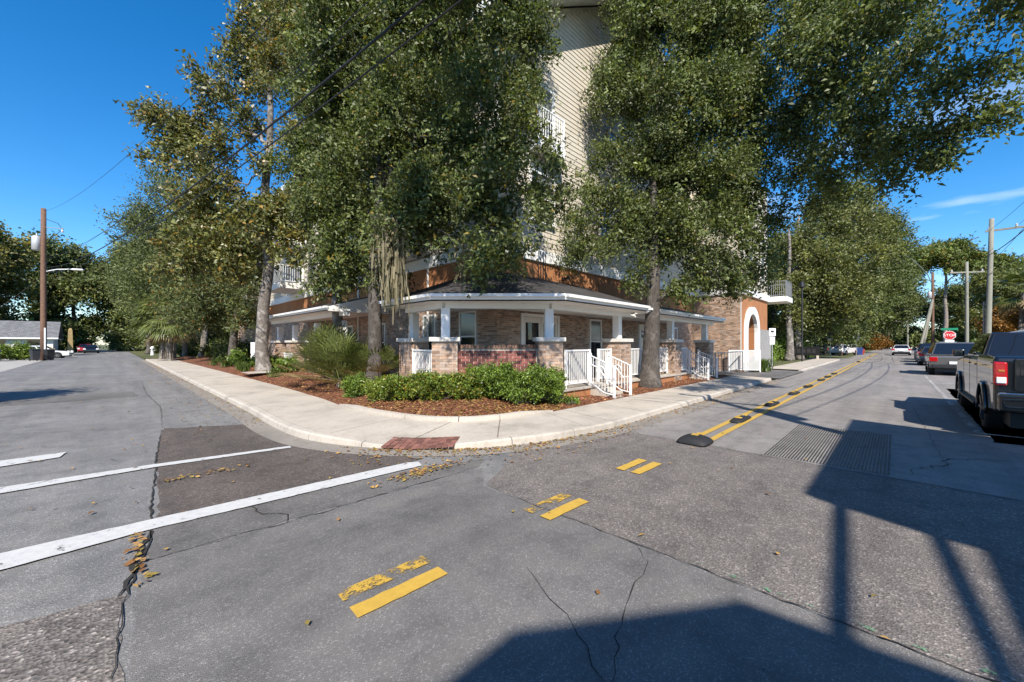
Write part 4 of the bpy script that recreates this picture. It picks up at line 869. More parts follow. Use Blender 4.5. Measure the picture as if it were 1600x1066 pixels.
for kind, x, y, s_, rz in (('olive',-31,98,1.1,.5),('olive',-16,106,1.2,1.5),('olive',-46,98,1.1,2.6)): plant(kind, x, y, s_, rz, 'olive green oak in the tree line beyond the brown utility pole', 'olive oaks beyond the brown pole')
for x, y, s_, rz in ((-17,76,.55,1),(-21,73,.5,2),(-25,80,.75,3),(-22,82,.75,.2),(-34,86,.8,2.4),(-14,92,.6,4)): plant('round', x, y, s_, rz, 'low rounded tree around the grey roofed house', 'low trees round the house')
for x, y, s_, rz in ((9,60,.8,.3),(10,72,.9,2),(9.5,84,.9,4),(13,95,1,1)): plant('round', x, y, s_, rz, 'shady rounded tree behind the fan palms and cedars', 'shady trees behind the cedars')
Gr = 'trees lining the far left of the main road'
for x, y, s_, rz in ((64,12,.85,.4),(76,13,.95,1.7),(98,11,.95,2.9),(112,10,.9,4.1),(130,9,1,5)): plant('dark', x, y, s_, rz, 'dark oak in the row beyond the walking person', Gr)
for x, y, s_, rz in ((55,14,.8,1),(46,13,.8,2),(40,15,.9,3)): plant('round', x, y, s_, rz, 'dense low tree behind the pale trunked roadside oaks', 'low trees behind the roadside oaks')
for x, y, s_, rz in ((170,6,1.1,.4),(185,-3,1.1,1.4),(178,-14,1.0,2.2),(160,12,1.1,3.3)): plant('dark', x, y, s_, rz, 'dark oak closing the far end of the main road', 'oaks closing the main road')
for x, y, s_, rz in ((128,-16,.95,.8),(112,-20,.85,2.5),(150,-18,1,1.1)): plant('light', x, y, s_, rz, 'light green oak behind the far utility poles', 'light green oaks behind the poles')
for x, y, s_, rz in ((84,-15,1.05,.5),(96,-13,.9,2),(76,-18,1,3.4)): plant('autumn', x, y, s_, rz, 'orange autumn tree behind the parked cars', 'autumn trees behind the parked cars', 'autumn_tree')
for x, y, s_, rz in ((98,-20,.75,.2),(88,-22,.8,2),(70,-21,.8,3)): plant('round', x, y, s_, rz, 'rounded green tree behind the orange autumn trees', 'green trees behind the autumn trees')
# tall umbrella crowned pine
PL = [(0,0,25,5.5),(6,-3,24.3,4.5),(-6,4,23.4,4.8),(10,-7,23,3.6),(-10,7,21.5,3.4),(3,6,22,4),(14,-9,20.5,2.8),(5,-9,21.5,3.2),(-3,-2,20.5,3)]
tree('pine_tree', 'tall umbrella crowned pine rising above the far utility poles', ((148,-9,0), PL), 1500, 22, .75, .25, 'pine_leaf', 'pine_bark', .55, 15, 12, sig=.8, squash=.42, accent=(.1,(1.9,.9,.5)), top=24, twigs=80)
tree('pine_tree', 'lower thin pine standing behind the umbrella crowned pine', ((156,-24,0), [(x*.8,y*.8,z*.82,r_2*.8) for x,y,z,r_2 in PL]), 900, 20, .75, .25, 'pine_leaf', 'pine_bark', .45, 12, 13, sig=.8, squash=.45, top=19, twigs=60)
# ornamental trees out of view whose shade reaches the side street
plant('round', -8.2, 16.2, .62, 1.2, 'small shade tree on the lot across the side street')
# ---------------- fan palms
def fan(mb, base, dirv, R_, n_=18, spread=2.5, droop=.35, wd=.04, m=0, seed=0):
    r = random.Random(seed); d = Vector(dirv).normalized(); s_ = d.cross(Vector((0,0,1)))
    if s_.length < .1: s_ = Vector((1,0,0))
    s_.normalize(); u = s_.cross(d); tip = Vector(base)
    for i in range(n_):
        a = (i/(n_-1)-.5)*spread; v = d*math.cos(a)+s_*math.sin(a); ln = R_*(1-.25*abs(a)/1.3)*r.uniform(.88,1.05); w_ = v.cross(u).normalized()*wd
        p1 = tip+v*ln*.55+u*.02; p2 = tip+v*ln+Vector((0,0,-droop*ln*r.uniform(.6,1.3)))+u*.02
        mb.add([tip-w_*.25, tip+w_*.25, p1+w_, p1-w_, p2], [(0,1,2,3),(3,2,4)], m)
def palm_crown(n_, R_, stem, seed, up=(.0,1.2), dead=.12, wd=.04, lift=0):
    mb = MB(); r = random.Random(seed)
    for i in range(n_):
        az = i*2.399+r.uniform(-.3,.3); el = up[0]+(up[1]-up[0])*((i+.5)/n_)+r.uniform(-.15,.15); m = 1 if (i/n_ < dead) else 0
        d = Vector((math.cos(az)*math.cos(el), math.sin(az)*math.cos(el), math.sin(el))); L_ = stem*r.uniform(.75,1.15)
        b = d*L_; b.z += -.12*L_*math.cos(el)+lift; mb.tube([(0,0,lift), tuple(d*L_*.5+Vector((0,0,lift))), tuple(b)], .012, 4, m, cap=False)
        d2 = (d+Vector((0,0,-.25 if stem > 1.5 else .12))).normalized(); fan(mb, b, d2, R_*r.uniform(.85,1.1), 18 if stem > 1.5 else 13, 2.6, .3 if stem > 1.5 else .12, wd, m, seed*99+i)
    T_ = [(.7+.6*((i*37)%97)/97,)*3+(1,) for i in range(len(mb.F))]
    return mb, T_
def palmetto(x, y, z, n_, R_, stem, seed, label, lift=.15, up=(.15,1.5)):
    o = empty('palmetto', (x, y, z), label, 'shrub'); mb, T_ = palm_crown(n_, R_, stem, seed, up, .2, .024, lift)
    mb.build('fronds', ['palm_leaf', 'palm_dead'], o, tint=T_); MB().lathe([(.12,-.1),(.1,.1),(.05,.3)], 'z', 8).build('stem', 'palm_bark', o)
palmetto(5.6, 14.7, .28, 70, .95, 1.35, 1, 'large spiky palmetto clump in front of the pale oak trunk'); palmetto(5.25, 13.1, .28, 56, .8, 1.05, 2, 'bushy palmetto clump beside the moss hung oak trunk')
palmetto(6.1, 12.3, .28, 40, .7, .95, 3, 'shaded palmetto between the corner oak and the porch pier')
def sabal(x, y, h_, seed, label, n_=44, R_=1.5, stem=1.6):
    o = empty('fan_palm', (x, y, 0), label, 'palm tree', 'fan palms on the side street verge' if seed < 20 else None); mb, T_ = palm_crown(n_, R_, stem, seed, (-.9,1.3), .12, .075)
    mb.build('crown', ['palm_leaf', 'palm_dead'], o, (0,0,h_), tint=T_)
    r = random.Random(seed); t = MB(); zs = [i*h_/10 for i in range(11)]; t.tube([(.1*math.sin(z_*.6+seed), .1*math.cos(z_*.5+seed)-.1, z_-.1) for z_ in zs], [.24-.06*z_/h_ for z_ in zs], 8)
    for i in range(34):   # old leaf boots
        a = i*2.4; z_ = .3+(h_-.4)*i/34; t.bar((.16*math.cos(a), .16*math.sin(a), z_), (.32*math.cos(a), .32*math.sin(a), z_+.22), .09, .03)
    t.build('trunk', 'palm_bark', o)
for i, (x, y, h_) in enumerate(((3.6,53,4.8),(4.5,54.5,5.6),(5.5,56,6.2),(4.2,60,5.4),(3.7,47.5,4.0))): sabal(x, y, h_, 5+i, ('fan palm at the roadside edge of the verge clump', 'middle fan palm of the verge clump below the feathery cedar', 'tallest fan palm of the verge clump, set back against the cedars', 'fan palm farthest along the side street verge', 'shortest fan palm at the near end of the side street verge')[i])
sabal(82, -11.5, 8.5, 30, 'tall fan palm beside the white roofed house', 40, 1.8, 2)
# ---------------- clipped shrubs of the corner bed
def shrub(name, label, x, y, z, lobes, nc, lpc, ln, wd, m, accent=None, group=None, sig=.06, hue=(1.3,1.15,.6), cat='shrub', flat=True):
    o = empty(name, (x, y, z), label, cat, group); me, C, k = crown_mesh('foliage', lobes, nc, lpc, ln, wd, m, sig, -.3, hue, accent, stray=.03); link('foliage', me, o)
    mb = MB(); r = random.Random(int(x*7))
    for j in range(0, nc, max(1, nc//40)): e_ = Vector(C[j]); mb.tube(wobble((r.uniform(-.12,.12), r.uniform(-.12,.12), -.05), e_, 3, .1, 0, j), [.018,.013,.008,.004], 4, cap=False)
    mb.build('stems', 'oak_bark', o); return o
def mound(w_, d_, h_, n_, seed, ax=(.7,-.714)):   # lobes along a row facing the street corner
    r = random.Random(seed); out = []
    for i in range(n_):
        t = (i+.5)/n_*2-1; a = t*(w_-h_*.4); out.append((ax[0]*a-ax[1]*r.uniform(-d_,d_)*-.6, ax[1]*a+ax[0]*r.uniform(-d_,d_)*.6, h_*r.uniform(.5,.62), h_*r.uniform(.42,.52)))
    return out
shrub('clipped_shrub', 'bright green clipped mound shrub in front of the low red brick wall', 7.25, 6.85, .2, mound(1.5,.42,.92,11,1), 2600, 22, .05, .03, 'hedge_leaf')
shrub('clipped_shrub', 'olive patchy clipped shrub before the left brick corner pier', 5.65, 8.25, .2, mound(1.15,.4,.72,8,2), 1500, 22, .05, .03, 'hedge_leaf', (.22,(1.7,.85,.5)))
shrub('loose_shrub', 'thin yellowish loose shrub between the clipped shrubs and the oak trunk', 5.0, 9.45, .18, mound(.8,.35,.62,6,3), 700, 16, .055, .02, 'hedge_leaf', (.4,(2.0,1.5,1.2)), hue=(1.6,1.2,.8))
shrub('clipped_shrub', 'small low green shrub at the pavement edge below the palmetto', 4.72, 10.9, .15, mound(.46,.28,.6,4,4), 520, 20, .05, .025, 'hedge_leaf')
shrub('low_shrub', 'tiny green sprig at the edge of the round shrub', 8.3, 6.05, .14, [(0,0,.1,.14),(.12,-.05,.08,.1)], 60, 18, .045, .025, 'hedge_leaf')
def tuft(name, label, x, y, z, n_, R_, seed, m='grass_leaf', wd=.012, group=None):
    r = random.Random(seed); Q = []; T_ = []
    for i in range(n_):
        a = r.uniform(0,6.28); l_ = R_*r.uniform(.5,1.1); out = r.uniform(.2,.8)*l_; p0_ = np.array([r.gauss(0,R_*.22), r.gauss(0,R_*.22), 0]); dd = np.array([math.cos(a), math.sin(a), 0]); e = np.array([-math.sin(a), math.cos(a), 0])*wd
        p1_ = p0_+dd*out*.4+[0,0,l_*.65]; p2_ = p0_+dd*out+[0,0,l_*r.uniform(.55,.85)]; t = r.uniform(.6,1.4); Q += [[p0_-e,p0_+e,p1_+e,p1_-e],[p1_-e,p1_+e,p2_+e*.2,p2_-e*.2]]; T_ += [[t,t,t*.8]]*2
    o = empty(name, (x, y, z), label, 'plant', group); link('blades', quads('blades', np.array(Q), m, np.array(T_)), o); MB().lathe([(.05,-.04),(.03,.03)], 'z', 6).build('root_crown', 'mulch', o)
for i, (x, y, r_2) in enumerate(((5.0,19.5,.5),(4.9,24.6,.5),(5.1,26.2,.6),(5.4,28,.55),(5.0,30,.55),(4.8,33,.5),(5.6,36,.6))): tuft('strap_leaf_clump', 'low strap leaved green clump along the side street bed', x, y, .25, 130, r_2, i, group='strap leaved clumps in the side street bed')
tuft('ornamental_grass', 'upright grassy tuft against the corner porch railing', 5.7, 9.7, .25, 150, .7, 40); tuft('ornamental_grass', 'yellow green grassy clump beside the ramp and driveway', 26.6, 5.6, .1, 260, .95, 41, wd=.02)
for i, (x, y, s_) in enumerate(((5.9,21.0,.5),(6.1,24.2,.6),(6.2,27.5,.6),(5.9,31.5,.55),(6.3,34,.8))): shrub('leafy_shrub', 'broad leaved low green shrub under the magnolia', x, y, .25, [(0,0,s_*.6,s_*.6),(.3,.2,s_*.5,s_*.45),(-.2,.35,s_*.45,s_*.45)], 130, 10, .2, .08, 'hedge_leaf', group='leafy shrubs under the magnolia', sig=.14)
for i, (x, y) in enumerate(((7.4,40),(7.8,44),(8.4,48),(8,52),(8.8,57),(7,64),(8,70))): shrub('undergrowth_shrub', 'dark undergrowth shrub below the cedars', x, y, 0, [(0,0,.9,1.1),(1,.4,.8,.9),(-.6,.9,.7,.9)], 240, 14, .26, .1, 'far_leaf', group='undergrowth below the cedars', sig=.3)
for i, (x, y) in enumerate(((36,8),(40,8.5),(44,9.5),(48,9.3),(53,8.3),(58,8.0),(33.6,10))): shrub('undergrowth_shrub', 'leafy undergrowth shrub behind the far pavement', x, y, 0, [(0,0,1,1.2),(1.2,.3,.9,1),(-.9,.6,1.2,1)], 300, 14, .22, .1, 'hedge_leaf', group='undergrowth behind the far pavement', sig=.28)
for i, (x, y) in enumerate(((-6.8,64.5),(-8.2,64.2),(-9.6,64.6),(-11,64.4))): shrub('hedge_shrub', 'bushy yellow green hedge shrub beside the brown utility pole', x, y, 0, [(0,0,.9,.95),(.6,.2,.8,.7),(-.5,.1,.85,.75)], 300, 14, .17, .08, 'hedge_leaf', group='hedge by the brown pole', sig=.2, hue=(1.8,1.4,.6))
shrub('hedge_shrub', 'clipped square hedge behind the stop sign', 66, -6.8, 0, [(0,0,1.2,1.1),(1.2,-.3,1.2,1.1),(2.4,-.6,1.2,1.1)], 400, 14, .2, .1, 'grass_leaf', sig=.2)
for i, (x, y, s_) in enumerate(((-40,100,3.2),(-33,104,3),(-26,103,3.2),(-19,108,3.4),(-13,110,3),(-8,124,3.4),(5,120,3.4),(10,104,3),(-47,96,3.2),(9,90,2.6),(-29,92,2.2))): shrub('undergrowth_shrub', 'dark undergrowth shrub at the foot of the far tree line on the side street', x, y, 0, [(0,0,s_*.6,s_),(s_,.4,s_*.5,s_*.8),(-s_*.9,.9,s_*.6,s_*.9),(s_*.4,.2,s_*1.3,s_*.7)], 380, 14, .6, .3, 'far_leaf', group='undergrowth of the far tree line', sig=.6)
for i, (x, y, s_) in enumerate(((182,-6,3.5),(186,2,3.5),(180,-13,3.5),(176,-20,3.5),(172,-27,3.2),(168,10,3.2),(150,-24,3),(140,-26,3),(125,-26,3),(160,-12,3),(150,-7,2.6))): shrub('undergrowth_shrub', 'dark undergrowth shrub where the trees close the main road', x, y, 0, [(0,0,s_*.6,s_),(s_*.3,s_,s_*.5,s_*.8),(.9,-s_*.9,s_*.6,s_*.9),(.2,s_*.4,s_*1.3,s_*.7)], 300, 14, .75, .38, 'far_leaf', group='undergrowth closing the main road', sig=.7)
shrub('shrub', 'golden shrub at the roadside where the main road ends', 140, 4.5, 0, [(0,0,2,2.2),(2,-1.5,1.8,2)], 400, 14, .45, .2, 'autumn_leaf', sig=.5)
# ================================================================== rubber lane separators on the centre line
def lofted(name, rings, m, parent=None, smooth=True, bevel=0, loc=None):
    n_ = len(rings[0]); mb = MB(); V = [p for r_3 in rings for p in r_3]
    F = [(i*n_+j, i*n_+(j+1) % n_, (i+1)*n_+(j+1) % n_, (i+1)*n_+j) for i in range(len(rings)-1) for j in range(n_)]+[list(range(n_))[::-1], [(len(rings)-1)*n_+j for j in range(n_)]]
    return mb.add(V, F).build(name, m, parent, loc, smooth=smooth, bevel=bevel)
def hump(l0, l1, w_, h_, n_=10):
    return [[(x, w_/2*s_*math.cos(R(a)), .012+h_*s2*max(0, math.sin(R(a)))) for a in range(0, 181, 180//n_)] for x, s_, s2 in ((l0,.75,.03),(l0+.1*(l1-l0),.95,.75),(l0+.3*(l1-l0),1,1),(l1-.3*(l1-l0),1,1),(l1-.1*(l1-l0),.95,.75),(l1,.75,.03))]
for i, (u, lb) in enumerate(((6.97,'wide black rubber end cap where the double yellow line begins'),(9.73,'black rubber lane separator next after the wide end cap'),(12.78,None),(16.06,None),(19.03,None),(22.8,None),(25.2,None),(28.05,None),(47.9,None),(70,None))):
    o = empty('lane_separator', (u, 2.45, .012), lb or 'short black rubber lane separator with yellow flashes along the double yellow line', 'separator', None if lb else 'rubber separators along the double yellow line')
    w_, l_ = (.50, .25) if i == 0 else (.25, .48); hh = .12 if i == 0 else .075
    lofted('body', hump(-l_, l_, w_, hh), 'rubber', o)
    for k, t in enumerate((-.45, 0, .45)):
        if i > 0: lofted('reflective_flash', [[(x+l_*t, y*1.02*w_/.3, z*1.03+.017) for x, y, z in r_3] for r_3 in [[(xx, .15*math.cos(R(a)), hh*math.sin(R(a))) for a in range(55 if k != 1 else 20,126 if k != 1 else 100,10)] for xx in (-.06,.06)]], 'paint_yellow', o, False)
    if i == 0:
        MB().box(-.04,.05,-.05,.05,hh*.9,hh+.022).build('reflective_flash', 'paint_yellow', o); MB().box(.12,.2,-.06,.02,hh*.85,hh+.018).build('reflective_flash', 'paint_yellow', o)
    MB().lathe([(.03,hh+.008),(.03,hh+.016)], 'z', 8, (l_*.25,0,0)).build('bolt', 'grey_metal', o)
# ================================================================== vehicles
def wheel(parent, x, y, r, w_, rim):
    o = MB().lathe([(r*.62,-w_/2),(r*.93,-w_/2),(r,-w_*.36),(r,w_*.36),(r*.93,w_/2),(r*.62,w_/2)], 'y', 28).build('wheel', 'rubber_tyre', parent, (x, y, r), smooth=False)
    sd = 1 if y > 0 else -1; m = MB().lathe([(r*.64,sd*w_*.30),(r*.66,sd*w_*.5),(r*.60,sd*w_*.5),(r*.57,sd*w_*.36),(.04,sd*w_*.36)], 'y', 28)
    for k in range(6):
        a = k*math.pi/3; m.bar((0,sd*w_*.42,0), (r*.6*math.cos(a),sd*w_*.46,r*.6*math.sin(a)), .07*r/.4, .05)
    m.lathe([(.07,sd*w_*.4),(.06,sd*w_*.5)], 'y', 12); m.build('rim', rim, o)
def car(name, label, loc, rz, L_, W, contour, xs, belt, cab, roofz, wb, wr, pnt, wr_=.34, sill=.3, rim='rim_silver', panes=((.06,.30),(.33,.62),(.65,.93)), group=None, cat='car', mirror=True, lampz=(.75,.98), lamp_h=True):
    o = empty(name, loc, label, cat, group, rz); xr, xf = xs; ra = wr_*1.14
    def arcp(xc): return [(xc+ra*math.cos(R(a)), max(sill, wr_+ra*math.sin(R(a)))) for a in range(-10, 191, 20)]
    poly = contour+[(contour[-1][0], sill+.03), (xf+ra+.06, sill)]+arcp(xf)+[(xf-ra-.05, sill), (xr+ra+.05, sill)]+arcp(xr)+[(xr-ra-.06, sill), (contour[0][0], sill+.05)]
    MB().extr(poly, 'y', -W/2, W/2).build('body', pnt, o, bevel=.07)
    MB().box(contour[0][0]+.1, contour[-1][0]-.1, -W/2+.2, W/2-.2, .2, .55).build('underbody', 'plastic_black', o)
    (b0, b1), (t0, t1) = cab
    V = [(b0,-wb,belt),(b1,-wb,belt),(b1,wb,belt),(b0,wb,belt),(t0,-wr,roofz),(t1,-wr,roofz),(t1,wr,roofz),(t0,wr,roofz)]
    MB().add(V, [(3,2,1,0),(4,5,6,7),(0,1,5,4),(1,2,6,5),(2,3,7,6),(3,0,4,7)]).build('cabin', pnt, o, bevel=.05)
    def S(s_, t, u, of=.012): return ((b0+(t0-b0)*u)*(1-t)+(b1+(t1-b1)*u)*t, s_*(wb+(wr-wb)*u+of), belt+(roofz-belt)*u)
    for s_ in (1, -1):
        for (a, b) in panes: MB().add([S(s_,a,.1),S(s_,b,.1),S(s_,b,.84),S(s_,a,.84)], [(0,1,2,3) if s_ < 0 else (3,2,1,0)]).build('side_window', 'car_glass', o)
    for (t, nm, dx) in ((0,'rear_window',-.012), (1,'windscreen',.012)):
        q = [S(1,t,.08,-.08),S(-1,t,.08,-.08),S(-1,t,.9,-.07),S(1,t,.9,-.07)]; q = [(x+dx, y, z+.01) for x, y, z in q]
        MB().add(q, [(0,1,2,3) if t == 0 else (3,2,1,0)]).build(nm, 'car_glass', o)
    for x in xs:
        for s_ in (1, -1): wheel(o, x, s_*(W/2-.12), wr_, .25, rim)
    x0 = min(p[0] for p in contour); x1 = contour[-1][0]
    if lamp_h:
        for s_ in (1, -1):
            MB().box(x0-.015,x0+.22,s_*W/2-(.30 if s_ > 0 else -.012),s_*W/2+(.012 if s_ > 0 else .30),*lampz).build('tail_light', 'lens_red', o, bevel=.02)
            MB().box(x1-.2,x1+.012,s_*W/2-(.32 if s_ > 0 else -.005),s_*W/2+(.005 if s_ > 0 else .32),lampz[0]-.12,lampz[1]-.1).build('headlight', 'lens_white', o, bevel=.02)
        MB().box(x0-.02,x0+.02,-.26,.26,.62,.76).build('number_plate', 'plate', o)
        MB().box(x0-.05,x0+.1,-W/2+.1,W/2-.1,sill+.05,sill+.25).build('bumper', 'plastic_black', o, bevel=.03)
    if mirror:
        for s_ in (1, -1): MB().box(b1-.35,b1-.2,min(s_*W/2,s_*(W/2+.2)),max(s_*W/2,s_*(W/2+.2)),belt-.02,belt+.16).build('mirror', pnt, o, bevel=.03)
    for s_ in (1, -1):
        for (a, b) in panes[:3]: 
            p = S(s_, a+(b-a)*.1, 0); MB().box(p[0],p[0]+.16,s_*(W/2+.01)-.012,s_*(W/2+.01)+.012,belt-.16,belt-.13).build('door_handle', pnt, o)
    return o
TW = 2.02
truck = car('pickup_truck', 'glossy black pickup truck parked at the roadside with red tail light', (10.95,-2.26,.006), 0, 6.2, TW,
    [(.12,.62),(.10,1.44),(.2,1.47),(2.0,1.47),(2.1,1.40),(4.55,1.38),(5.85,1.27),(6.1,1.12),(6.12,.55)], (1.32,5.3), 1.39, ((2.02,4.6),(2.28,3.85)), 1.93, .95, .8, 'paint_black', .42, .42, 'rim_dark', ((.08,.40),(.44,.90)), lamp_h=False, cat='pickup truck')
for s_ in (1, -1):
    tl = MB().box(.075,.36,min(s_*.85,s_*1.022),max(s_*.85,s_*1.022),.95,1.37).build('tail_light', 'lens_red', truck, bevel=.035)
    MB().box(.062,.08,min(s_*.87,s_*.985),max(s_*.87,s_*.985),.99,1.1).build('reversing_lamp', 'lens_white', tl, bevel=.01)
    MB().box(.066,.08,min(s_*.89,s_*.96),max(s_*.89,s_*.96),1.2,1.23).build('lamp_bar', 'lens_amber', tl)
    for xw in (1.32, 5.3):
        MB().tube([(xw+.50*math.cos(R(a)), s_*1.03, .42+.50*math.sin(R(a))) for a in range(-8,189,14)], .035, 6).build('wheel_arch_trim', 'paint_black', truck, smooth=True)
    MB().box(2.0,4.7,min(s_*.92,s_*1.08),max(s_*.92,s_*1.08),.40,.46).build('running_board', 'plastic_black', truck, bevel=.02)
    for xd in (2.12, 3.3, 4.42): MB().box(xd,xd+.012,min(s_*1.0,s_*1.013),max(s_*1.0,s_*1.013),.52,1.38).build('door_seam', 'plastic_black', truck)
    MB().box(-.11,.10,min(s_*.62,s_*.98),max(s_*.62,s_*.98),.50,.82).build('bumper_corner', 'paint_black', truck, bevel=.04)
    MB().tube([(-.125,s_*.66,.6),(-.125,s_*.9,.6),(-.125,s_*.93,.72),(-.125,s_*.66,.74),(-.125,s_*.66,.6)], .011, 5).build('bumper_step', 'chrome', truck)
MB().box(.075,.11,-.78,.78,.86,1.43).build('tailgate', 'paint_black', truck, bevel=.03); MB().box(.066,.08,-.72,.72,1.12,1.36).build('tailgate_panel', 'paint_black', truck, bevel=.02)
MB().box(.05,.075,-.16,.16,1.28,1.35).build('tailgate_handle', 'plastic_black', truck, bevel=.01)
MB().box(-.10,.10,-.62,.62,.56,.78).build('bumper', 'paint_black', truck, bevel=.03); MB().box(-.115,-.02,-.98,.98,.785,.835).build('bumper_tread', 'chrome', truck, bevel=.01); MB().box(-.06,.3,-.07,.07,.40,.52).build('tow_hitch', 'plastic_black', truck)
MB().box(2.3,2.36,-.16,.16,1.94,1.99).build('brake_lamp', 'lens_red', truck)
suvc = [(.05,.55),(.0,.95),(.06,1.08),(3.1,1.06),(4.2,.98),(4.38,.8),(4.4,.5)]
car('parked_suv', 'grey boxy sport utility vehicle parked ahead of the black pickup', (30.6,-2.25,.006), 0, 4.4, 1.94, suvc, (.85,3.5), 1.07, ((.02,3.3),(.22,2.6)), 1.76, .93, .74, 'paint_grey', .37, .35, 'rim_dark')
sed = [(.04,.5),(.0,.85),(.1,.98),(.7,1.0),(3.2,.95),(4.4,.82),(4.65,.65),(4.66,.45)]
car('parked_car', 'blue grey sedan parked ahead of the grey sport utility vehicle', (43.5,-2.2,.006), 0, 4.66, 1.85, sed, (.95,3.7), .97, ((.35,3.35),(1.0,2.5)), 1.45, .85, .62, 'paint_blue_car')
car('parked_suv', 'dark sport utility vehicle parked ahead of the blue grey sedan', (50.5,-2.3,.006), 0, 4.4, 1.9, suvc, (.85,3.5), 1.07, ((.02,3.3),(.22,2.6)), 1.7, .92, .72, 'paint_black', .36, .33)
car('parked_suv', 'dark blue vehicle parked near the stop sign', (58.5,-2.4,.006), 0, 4.4, 1.9, suvc, (.85,3.5), 1.07, ((.02,3.3),(.22,2.6)), 1.68, .92, .72, 'paint_blue_car', .36, .33)
car('parked_car', 'silver van roofed car parked farthest along the kerb', (72,-4.6,.0), 0, 4.4, 1.9, suvc, (.85,3.5), 1.07, ((.02,3.3),(.22,2.6)), 1.9, .92, .72, 'paint_silver', .36, .33)
car('moving_car', 'white sedan driving away down the main road', (78,-.55,.006), 0, 4.66, 1.95, sed, (.95,3.7), .97, ((.35,3.35),(1.0,2.5)), 1.5, .9, .66, 'paint_white_car')
car('parked_car', 'white hatchback parked beside the blue bin across the road', (80,4.9,.0), R(160), 4.4, 1.85, suvc, (.85,3.5), 1.0, ((.02,3.3),(.3,2.4)), 1.55, .9, .7, 'paint_white_car', .33, .3)
car('parked_car', 'dark car parked behind the white hatchback under the trees', (79.5,8.5,.0), R(160), 4.4, 1.85, suvc, (.85,3.5), 1.0, ((.02,3.3),(.3,2.4)), 1.6, .9, .7, 'paint_black', .33, .3)
car('parked_car', 'white sedan nosing out of the drive behind the brown pole', (-8.0,70.5,-.02), R(-8), 4.66, 1.85, sed, (.95,3.7), .97, ((.35,3.35),(1.0,2.5)), 1.48, .85, .62, 'paint_white_car')
car('parked_car', 'blue car parked behind the hedge beside the grey roofed house', (-12.6,73.5,-.02), R(-8), 4.66, 1.85, sed, (.95,3.7), .97, ((.35,3.35),(1.0,2.5)), 1.5, .85, .62, 'paint_blue_car')
car('parked_car', 'dark car with its lights facing us far down the side street', (-2.6,104,.006), R(-90), 4.66, 1.85, sed, (.95,3.7), .97, ((.35,3.35),(1.0,2.5)), 1.48, .85, .62, 'paint_black')
car('parked_car', 'red car parked beyond the dark car far down the side street', (-3.6,112,.006), R(-90), 4.66, 1.85, suvc, (.95,3.5), .97, ((.35,3.35),(1.0,2.5)), 1.6, .85, .62, 'paint_red_car')
car('parked_car', 'red car parked in shade behind the side street palms', (13.5,62,.0), R(90), 4.66, 1.85, sed, (.95,3.7), .97, ((.35,3.35),(1.0,2.5)), 1.48, .85, .62, 'paint_red_car')
# ================================================================== utility poles and lines
def pole(label, x, y, h_, r0, r1, m, lean=(0,0), arm=None, can=None, name='utility_pole'):
    o = empty(name, (x, y, 0), label, 'pole'); at = lambda z: Vector((lean[0]*z/h_, lean[1]*z/h_, z))
    MB().tube([at(z) for z in (-.1, h_*.25, h_*.5, h_*.75, h_)], [r0, r0*.94, (r0+r1)/2, r1*1.08, r1], 12).build('shaft', m, o, smooth=True)
    if arm:
        z, ln, a, side = arm; d = Vector((math.cos(a), math.sin(a), 0)); c_ = at(z)+Vector((0,0,0)); p0_ = c_-d*ln*(1-side); p1_ = c_+d*ln*side
        ca_ = MB().bar(p0_, p1_, .1, .12).build('crossarm', 'pole_grey', o)
        for t in (.06, .5, .94): q = p0_.lerp(p1_, t); MB().lathe([(.05,.06),(.07,.12),(.04,.17),(.06,.22),(.03,.27)], 'z', 8, tuple(q)).build('insulator', 'ceramic', ca_)
    if can:
        z, a, s_ = can; c_ = at(z)+Vector((math.cos(a), math.sin(a), 0))*(.26*s_+r1)
        t = MB().lathe([(.2*s_,0),(.27*s_,.04),(.27*s_,1.0*s_),(.22*s_,1.06*s_),(.05*s_,1.1*s_)], 'z', 14, tuple(c_)).build('transformer', 'transformer', o, smooth=True)
        MB().lathe([(.04,1.05*s_),(.06,1.15*s_),(.03,1.3*s_)], 'z', 8, tuple(c_)).build('bushing', 'ceramic', t); MB().bar(c_+Vector((0,0,.5*s_)), at(z+.5*s_), .08, .3).build('bracket', 'grey_metal', t)
    return o
lp = pole('dark brown wooden utility pole with grey transformer can and street lamp across the side street', -4.93, 62.2, 15.5, .24, .19, 'pole_brown', can=(11.2, R(150), 1.35))
MB().tube([(.2,-.05,9.1),(.9,-.35,9.35),(2.0,-.9,9.45)], .05, 6).build('lamp_arm', 'white_metal', lp); MB().box(-.45,.45,-.14,.14,-.09,.06).build('lamp_head', 'white_metal', lp, (2.4,-1.1,9.45), R(-27), bevel=.04)
MB().tube([(.12,-.24,.6),(.12,-.24,3.3)], .07, 6).build('conduit', 'white_metal', lp)
MB().tube([(.1,0,14.5),(1.0,-.4,14.1),(1.3,-.5,13.5),(.6,-.3,12.6),(.3,0,12.2)], .03, 5).build('jumper_cable', 'wire', lp); MB().bar((0,0,13.6), (1.4,-.6,13.6), .07, .07).build('bracket_arm', 'grey_metal', lp); MB().lathe([(.06,0),(.1,.15),(.06,.3),(.1,.45)], 'z', 8, (1.3,-.5,13.2)).build('insulator', 'ceramic', lp)
NPx, NPy = 5.3, -3.95
np_ = pole('grey wooden utility pole with transformer on the pavement by the unseen building', NPx, NPy, 10.3, .17, .13, 'pole_grey', arm=(9.7, 2.4, R(90), R(0) or .5), can=(7.0, R(10), 1.0))
P1 = pole('leaning weathered grey utility pole behind the black pickup', 40.5, -4.3, 10.0, .155, .115, 'pole_grey', (.45,-.25), (9.2, 2.6, R(-90), .9)); 
